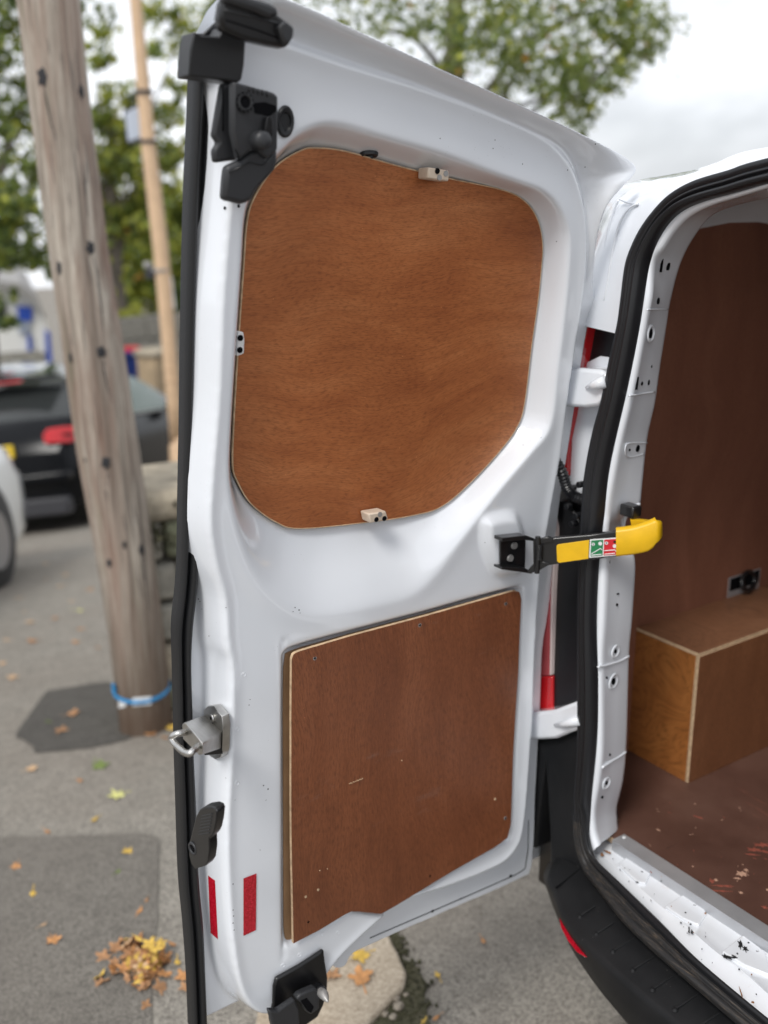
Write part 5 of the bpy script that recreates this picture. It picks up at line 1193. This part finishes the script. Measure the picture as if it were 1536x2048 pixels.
MB().box((gp[0], gp[1], (gz_+gt)/2-.04), (.32, .32, gt-gz_-.06), rz=.4).build('post_shaft', simple('tan_stone', (.36, .27, .17), .9, var=.25, vscale=8), g_, bevel=.02); MB().box((gp[0], gp[1], gt-.04), (.38, .38, .09), rz=.4).build('post_cap', STN[0], g_, bevel=.03)
bp = along(264, 745, 14.2); bz_ = float(ground_z(bp[0])); bt_ = along(264, 708, 14.2)[2]
BINB = simple('navy_bin_plastic', (.01, .03, .16), .4)
b_ = thing('wheelie_bin', (bp[0], bp[1], bz_), 'navy blue wheelie bin with a red lid against the grey wall', 'bin')
MB().prism([(bp[0]+x, bp[1]+y, bt_) for x, y in ((-.2, -.2), (.2, -.2), (.2, .2), (-.2, .2))], [(bp[0]+x, bp[1]+y, bz_+.04) for x, y in ((-.16, -.16), (.16, -.16), (.16, .16), (-.16, .16))]).build('bin_body', BINB, b_, bevel=.02)
MB().box((bp[0], bp[1], bt_+.03), (.44, .44, .05)).build('bin_lid', BINB, b_, bevel=.015); MB().box((bp[0]+.02, bp[1], bt_+.075), (.2, .2, .05)).build('red_handle', RED_ST, b_, bevel=.01)
for s_ in (-1, 1): MB().disc((bp[0]-.15, bp[1]+s_*.15, bz_+.08), (0, s_, 0), .08, .04, 14).build('bin_wheel', TYRE, b_, smooth=True)
# the white building
HWH = simple('white_render_wall', (.74, .74, .72), .8, var=.05); BLU = simple('blue_painted_board', (.02, .07, .40), .5)
hT = 23.0; hc = along(30, 720, hT)
hs_ = thing('white_building', (hc[0], hc[1], float(ground_z(hc[0]))), 'white rendered building with royal blue sign board and blue door frame at the far left', 'building')
def hplate(name, px, mat, dep, off, parent=hs_):
    return facing_plate_t(name, px, hT, mat, parent, dep, off)
def facing_plate_t(name, px, t, mat, parent, dep, off):
    n = CAM-hc; n[2] = 0; n /= np.linalg.norm(n); top = []
    for a, b in px:
        v = rdir(a, b); top.append(CAM+v*(((hc+n*off-CAM)@n)/(v@n)))
    return MB().prism(top, [p-n*dep for p in top]).build(name, mat, parent)
hplate('front_wall', [(-260, 560), (0, 572), (38, 578), (66, 600), (86, 640), (96, 660), (112, 800), (-260, 800)], HWH, 7.0, 0)
rw_ = hplate('roof', [(-270, 548), (0, 562), (42, 568), (72, 592), (92, 634), (86, 640), (66, 602), (38, 581), (0, 575), (-270, 562)], simple('slate_roof', (.30, .29, .28), .8), 7.4, .3)
hplate('sign_board', [(34, 612), (64, 614), (64, 642), (36, 642)], BLU, .1, .06)
hplate('window', [(36, 644), (60, 644), (60, 668), (38, 668)], simple('pale_window', (.30, .34, .42), .2, coat=1), .1, .05)
hplate('door_frame', [(54, 672), (62, 670), (68, 735), (58, 735)], BLU, .1, .06); hplate('door_frame', [(90, 660), (100, 664), (106, 735), (94, 735)], BLU, .1, .06)
hplate('window', [(-30, 610), (12, 612), (12, 650), (-30, 650)], GLASS, .1, .05)

# ================================================================== TREES
def leafmat(name, c, v=.35):
    m = Mat(name, c, .55, spec=.3); n = m.noise(2.3, detail=3); m.color(m.ramp(n, [(.3, tuple(k*(1-v) for k in c)), (.7, tuple(k*(1+v) for k in c))]))
    m.b.inputs['Subsurface Weight'].default_value = 0
    tr = m.n.new('ShaderNodeBsdfTranslucent'); tr.inputs[0].default_value = (c[0]*1.6, c[1]*1.5, c[2]*.8, 1); ms_ = m.n.new('ShaderNodeMixShader'); ms_.inputs[0].default_value = .35
    m.link(m.b.outputs[0], ms_.inputs[1]); m.link(tr.outputs[0], ms_.inputs[2]); o_ = m.n['Material Output']; m.link(ms_.outputs[0], o_.inputs['Surface']); return m.m
LF = {'dark': leafmat('dark_green_leaf', (.085, .125, .045)), 'mid': leafmat('green_leaf', (.165, .215, .055)), 'lime': leafmat('yellow_green_leaf', (.34, .36, .065)), 'pale': leafmat('grey_green_leaf', (.21, .25, .13)), 'autumn': leafmat('autumn_leaf', (.42, .22, .05))}  # lit and shaded leaves put into the colours: several greens, mixed at random
BARK = simple('tree_bark', (.13, .11, .09), .9, var=.3, bscale=40, bstr=.6, bdist=.01)
def leaves(name, blobs, size, mats, parent, seed, up=.3):
    g = np.random.default_rng(seed); C_ = []; 
    for (px, py, t, r, n, sq) in blobs:
        c = along(px, py, t); m_ = int(n)
        d = g.normal(size=(m_, 3)); d /= np.linalg.norm(d, axis=1)[:, None]; rad = r*(g.random(m_)**.45)
        p = c+d*rad[:, None]*np.array([1, 1, sq])
        # clumps
        k = max(3, m_//26); cl = c+g.normal(size=(k, 3))*r*.55*np.array([1, 1, sq]); w = g.integers(0, k, m_); q = g.random(m_) < .62
        p[q] = cl[w[q]]+g.normal(size=(q.sum(), 3))*r*.13
        C_.append(p)
    P_ = np.concatenate(C_); n = len(P_)
    a = g.normal(size=(n, 3)); a /= np.linalg.norm(a, axis=1)[:, None]; b = np.cross(a, g.normal(size=(n, 3))); b /= np.linalg.norm(b, axis=1)[:, None]
    s = size*g.uniform(.6, 1.3, n)[:, None]; cvec = np.cross(a, b)
    V = np.empty((n, 4, 3)); V[:, 0] = P_-a*s*.6; V[:, 1] = P_+b*s*.36+cvec*s*.1; V[:, 2] = P_+a*s*.6; V[:, 3] = P_-b*s*.36+cvec*s*.1
    o = mk(name, V.reshape(-1, 3), np.arange(n*4).reshape(n, 4), [LF[k] for k, _ in mats], parent)
    pr = np.array([w for _, w in mats], float); idx = g.choice(len(mats), n, p=pr/pr.sum()); o.data.polygons.foreach_set('material_index', idx.astype('int32')); o['kind'] = 'stuff'; return o
def tree(label, base_px, t, trunk_r, blobs, size, mats, seed, limbs=(), top_py=200, trunk_pts=None):
    b = along(base_px, 720, t); b[2] = ground_z(b[0])
    o = thing('tree', tuple(b), label, 'tree')
    top = along(base_px+8, top_py, t)
    m = MB().tube(catmull([b-E2*.2, b+(top-b)*.3+np.array([.05, .1, 0]), b+(top-b)*.65, top], 5, False), np.linspace(trunk_r, trunk_r*.35, 16), 12)
    m.build('trunk', BARK, o, smooth='all'); mid = b+(top-b)*.5
    for (px, py, tt) in limbs:
        e = along(px, py, tt); s_ = b+(top-b)*rnd.uniform(.35, .8); k = (s_+e)/2+E2*rnd.uniform(.1, .3)
        MB().tube(catmull([s_, k, e], 6, False), np.linspace(trunk_r*.2, trunk_r*.04, 13), 8).build('limb', BARK, o, smooth='all')
    leaves('crown', blobs, size, mats, o, seed); return o
tree('big dark green tree at the far left with white sky showing through its leaves', -70, 15, .26,
     [(-60, -60, 15, 1.0, 900, .8), (10, 60, 15, .55, 520, .8), (60, 10, 15, .45, 260, .6), (130, 20, 15, .5, 260, .5), (-10, 190, 15, .6, 600, .9), (20, 300, 15, .5, 420, .8), (45, 420, 15, .55, 520, .8), (-30, 400, 15, .7, 800, .8), (10, 500, 15, .5, 600, .6), (-50, 600, 15, .4, 300, .6), (15, 650, 14.8, .16, 90, .6), (80, 520, 15, .3, 200, .6), (90, 330, 15, .3, 160, .8), (70, 180, 15, .3, 160, .7)],
     .105, [('dark', 4), ('mid', 4.5), ('pale', .8), ('lime', 1.6)], 11, [(10, 60, 15), (60, 420, 15), (-60, 200, 15), (130, 20, 15)])
tree('bushy green tree behind the wooden pole, rising between pole and lamp column', 215, 19, .22,
     [(190, 110, 19, .4, 150, .6), (215, 60, 19, .3, 80, .5), (240, 190, 19, .45, 220, .6), (190, 245, 19, .4, 200, .6), (330, 225, 19, .4, 200, .6), (370, 170, 19, .4, 170, .6), (350, 90, 19, .5, 180, .6), (380, 20, 19, .6, 240, .6), (310, 30, 19, .3, 80, .6), (180, 330, 19, .5, 600, .8), (240, 330, 19, .5, 700, .8), (300, 390, 19, .45, 700, .8), (340, 300, 19, .35, 300, .7), (260, 270, 19, .35, 260, .7), (200, 420, 19, .6, 800, .8), (270, 450, 19, .5, 700, .8), (330, 330, 18.8, .25, 140, .8), (170, 520, 19, .6, 800, .8)],
     .13, [('mid', 5), ('lime', 4.5), ('dark', 1.5), ('pale', 1), ('autumn', .15)], 12, [(240, 190, 19), (330, 225, 19), (190, 110, 19), (370, 60, 19)], top_py=230)
tree('rounded yellow green tree low behind the boundary wall', 310, 22, .2,
     [(350, 420, 22, .5, 700, .8), (390, 400, 22, .6, 700, .8), (300, 480, 22, .8, 1500, .8), (230, 520, 22, .7, 1300, .8), (370, 520, 22, .9, 1700, .8), (280, 580, 22, .8, 1400, .7), (210, 600, 22, .6, 900, .7), (370, 610, 22, .7, 1100, .7), (450, 500, 22, .9, 1200, .8)],
     .13, [('mid', 5), ('lime', 5), ('dark', 1.5)], 13, top_py=470)
tree('small bright lime shrub in front of the hedge beside the lamp column', 268, 17.5, .04, [(270, 640, 17.5, .20, 260, 1.2), (282, 650, 17.5, .14, 160, 1.2), (262, 658, 17.5, .14, 120, .8)], .10, [('lime', 1)], 14, top_py=640)
tree('dark evergreen bush to the right of the lamp column above the grey wall', 380, 17.8, .08, [(370, 600, 17.8, .30, 420, 1.0), (390, 640, 17.8, .35, 500, .8), (350, 640, 17.8, .22, 260, .8), (220, 650, 17.8, .25, 300, .7), (190, 620, 17.8, .3, 300, .7)], .10, [('dark', 4), ('mid', 1)], 15, top_py=620)
BL = []
g3 = np.random.default_rng(5)
core_ = [(700, -30, 130, 1), (800, 20, 100, .7), (900, 0, 120, .9), (930, 70, 60, .6), (990, 60, 110, 1.3), (1060, 30, 120, 1.5), (1060, 120, 90, 1.4), (1120, 150, 80, 1.3), (1140, 215, 60, 1.3), (1180, 60, 110, 1.4), (1200, 150, 60, .9), (1250, 60, 80, 1.0), (1290, 90, 45, .7), (1310, 40, 40, .6), (1150, 240, 30, .8), (1010, 170, 60, .6), (900, 110, 40, .5), (560, -60, 100, .5), (640, -20, 60, .5), (760, 70, 50, .35), (1240, 130, 40, .6), (1230, 10, 90, 1.2), (1000, -60, 200, 1.4), (1200, -80, 150, 1.2)]
for px, py, r, dn in core_:
    t = 9.5+g3.uniform(-.8, .8); BL.append((px, py, t, r*t/FPX*1.05, int(dn*r*3.0), .75))
tree('broad airy tree over the van door, its grey green leafy branches hanging against the cloud', 905, 10.5, .20, BL, .060, [('pale', 4.5), ('dark', 3), ('mid', 4), ('lime', 1.2), ('autumn', .12)], 16,
     [(920, 60, 9.8), (1060, 60, 9.6), (1130, 180, 9.5), (1260, 70, 9.6), (760, 60, 9.8), (1180, 20, 9.4), (1010, 150, 9.7), (1300, 60, 9.5)], top_py=-120)

# ================================================================== FALLEN LEAVES
LC = {'yellow': simple('yellow_fallen_leaf', (.58, .38, .07), .65, var=.25, vscale=60), 'orange': simple('orange_fallen_leaf', (.46, .22, .08), .65, var=.3, vscale=60), 'brown': simple('brown_fallen_leaf', (.36, .19, .09), .75, var=.3, vscale=60), 'tan': simple('tan_fallen_leaf', (.50, .33, .19), .75, var=.25, vscale=60), 'green': simple('green_fallen_leaf', (.15, .20, .05), .65, var=.3, vscale=60), 'lime': simple('pale_lime_fallen_leaf', (.55, .54, .20), .65, var=.2, vscale=60)}
def leaf_mesh(kind, size, seed):
    g = random.Random(seed); V = []; n = 40; size *= .8
    for i in range(n):
        a = 2*math.pi*i/n
        if kind == 'maple': tri = 1-abs(((a*5/(2*math.pi)+.0) % 1)-.5)*2; tri = 1-tri; r = .46+.54*tri**1.05*(1 if math.cos(a) > -.5 else .7); r *= g.uniform(.86, 1.12)
        else: r = .42/(abs(math.cos(a))*.42+abs(math.sin(a))*1.0+.02)*.8; r = min(r, 1)
        x, y = r*math.cos(a)*size/2, r*math.sin(a)*size/2
        V.append((x, y, size*(.16*r*r*g.uniform(.4, 1.2)+.04*math.sin(a*3+seed))))
    V.append((0, 0, .002)); V.append((-size*.75, size*.05, size*.03)); V.append((-size*.75, -size*.0, size*.03)); V.append((-size*.1, size*.02, .003)); V.append((-size*.1, -size*.02, .003))
    F = [(i, (i+1) % n, n) for i in range(n)]+[(n+1, n+2, n+4, n+3)]
    me = bpy.data.meshes.new('fallen_leaf'); me.from_pydata(V, [], F); me.update(); me.polygons.foreach_set('use_smooth', [True]*len(F)); return me
def put_leaf(px, py, kind, colr, size, label, group=None, h=.004, flat=True, seed=None):
    me = leaf_mesh(kind, size, seed or rnd.randrange(9999)); me.materials.append(LC[colr]); o = bpy.data.objects.new('fallen_leaf', me); COL.objects.link(o)
    c = hit_ground(px, py, h); o.location = c.tolist(); o.rotation_euler = (rnd.uniform(-.15, .15), rnd.uniform(-.15, .15), rnd.uniform(0, 6.28)) if flat else (rnd.uniform(-.9, .9), rnd.uniform(-.9, .9), rnd.uniform(0, 6.28))
    tag(o, label, 'leaf', group); return o
SC = [(200, 1531, 'maple', 'green', .085, 'dark green maple leaf on the asphalt below the tar patch'), (234, 1590, 'maple', 'lime', .075, 'pale lime maple leaf on the asphalt below the green one'), (160, 1561, 'oval', 'orange', .055, 'orange leaf left of the green maple leaf'), (63, 1538, 'maple', 'tan', .06, 'curled tan leaf below the left tip of the tar patch'),
      (189, 1639, 'oval', 'yellow', .06, 'yellow leaf just above the old tar patch'), (95, 1663, 'oval', 'orange', .05, 'orange leaf lying on the top edge of the old tar patch'), (255, 1703, 'maple', 'yellow', .045, 'small yellow maple leaf at the right in the old tar patch'), (32, 1733, 'maple', 'orange', .045, 'small orange leaf near the left edge on the old tar patch'),
      (66, 1788, 'oval', 'yellow', .065, 'long yellow leaf at the left on the old tar patch'), (236, 1743, 'oval', 'green', .045, 'thin green leaf in the middle of the old tar patch'), (279, 1822, 'oval', 'orange', .055, 'orange pointed leaf above the heap of dead leaves'), (293, 1801, 'oval', 'brown', .04, 'small brown leaf right beside the orange pointed leaf'),
      (107, 1881, 'maple', 'orange', .055, 'orange curled leaf left of the heap of dead leaves'), (87, 1849, 'oval', 'tan', .035, 'tiny tan leaf above the orange curled leaf'), (228, 1890, 'oval', 'tan', .035, 'tiny whitish leaf just left of the heap of dead leaves'), (65, 1283, 'maple', 'brown', .08, 'brown curled leaf on the pavement left of the pole'),
      (146, 1428, 'maple', 'brown', .085, 'light brown leaf in the middle of the dark tar patch'), (122, 1461, 'maple', 'brown', .08, 'dark brown leaf at the lower edge of the dark tar patch'), (96, 1443, 'oval', 'green', .06, 'olive leaf at the left in the dark tar patch'), (160, 1221, 'oval', 'lime', .09, 'pale leaf on the pavement left of the pole'),
      (13, 1280, 'oval', 'tan', .06, 'tan leaf at the left edge of the pavement'), (875, 1950, 'oval', 'yellow', .048, 'pointed yellow leaf on bare asphalt under the van door'), (967, 1882, 'oval', 'orange', .040, 'orange red leaf on bare asphalt between door and bumper'),
      (720, 1912, 'maple', 'yellow', .075, 'bright yellow maple leaf on the kerb slab under the door'), (722, 1955, 'maple', 'orange', .085, 'large pale orange maple leaf on the kerb slab'), (848, 2042, 'oval', 'yellow', .05, 'yellow leaf beside the moss at the bottom edge'), (872, 2036, 'oval', 'orange', .04, 'small orange leaf at the bottom edge right of the moss'),
      (665, 1950, 'maple', 'brown', .06, 'brown leaf half behind the black lower latch'), (355, 1925, 'oval', 'yellow', .055, 'yellow leaf right of the heap beside the door seal'), (368, 1952, 'maple', 'orange', .06, 'orange leaf right of the heap beside the door seal'), (372, 1975, 'maple', 'brown', .05, 'brown leaf below the orange one beside the door seal'),
      (345, 1888, 'oval', 'orange', .045, 'thin orange leaf between the heap and the door seal'), (340, 1300, 'maple', 'orange', .08, 'orange leaf against the wall right of the pole'), (303, 1468, 'maple', 'orange', .06, 'orange leaf at the right foot of the pole'), (341, 1455, 'maple', 'yellow', .07, 'yellow leaf by the door seal at the pole foot'), (330, 1475, 'oval', 'brown', .05, 'brown leaf beneath the yellow one at the pole foot'),
      (610, 2010, 'oval', 'yellow', .05, 'yellow leaf seen through the black latch at the bottom')]
for a in SC:
    h = .026 if (560 < a[0] < 800 and a[1] > 1850) else .005; put_leaf(*a[:5], a[5], h=h)
for k in range(16):
    px, py = [(60, 1250), (40, 1195), (120, 1170), (85, 1130), (20, 1160), (150, 1290), (110, 1240), (180, 1180), (50, 1225), (140, 1200), (30, 1350), (200, 1300), (8, 1330), (95, 1160), (130, 1145), (165, 1260)][k]
    put_leaf(px+rnd.uniform(-6, 6), py+rnd.uniform(-6, 6), rnd.choice(['maple', 'oval']), rnd.choice(['tan', 'orange', 'brown']), rnd.uniform(.045, .08), 'blurred tan or brown leaf strewn far down the pavement left of the pole', 'leaves far down the pavement')
for k in range(110):
    a = rnd.uniform(0, 6.28); r = abs(rnd.gauss(0, .62)); px, py = 288+r*54*math.cos(a)-r*8, 1926+r*46*math.sin(a)
    put_leaf(px, py, 'maple', rnd.choice(['brown', 'brown', 'orange', 'tan', 'yellow'] if k % 3 else ['brown', 'orange']), rnd.uniform(.035, .065), 'crumpled dead maple leaf in the brown heap beside the door seal', 'dead leaves in the heap', h=.006+.028*max(0, 1-r*.8)*rnd.random(), flat=False)
for a in [(300, 1889, 'maple', 'yellow', .055), (312, 1898, 'maple', 'yellow', .05), (322, 1886, 'maple', 'yellow', .045), (278, 1878, 'oval', 'yellow', .05)]:
    put_leaf(*a, 'bright yellow leaf on top of the brown heap of dead leaves', 'yellow leaves topping the heap', h=.045)
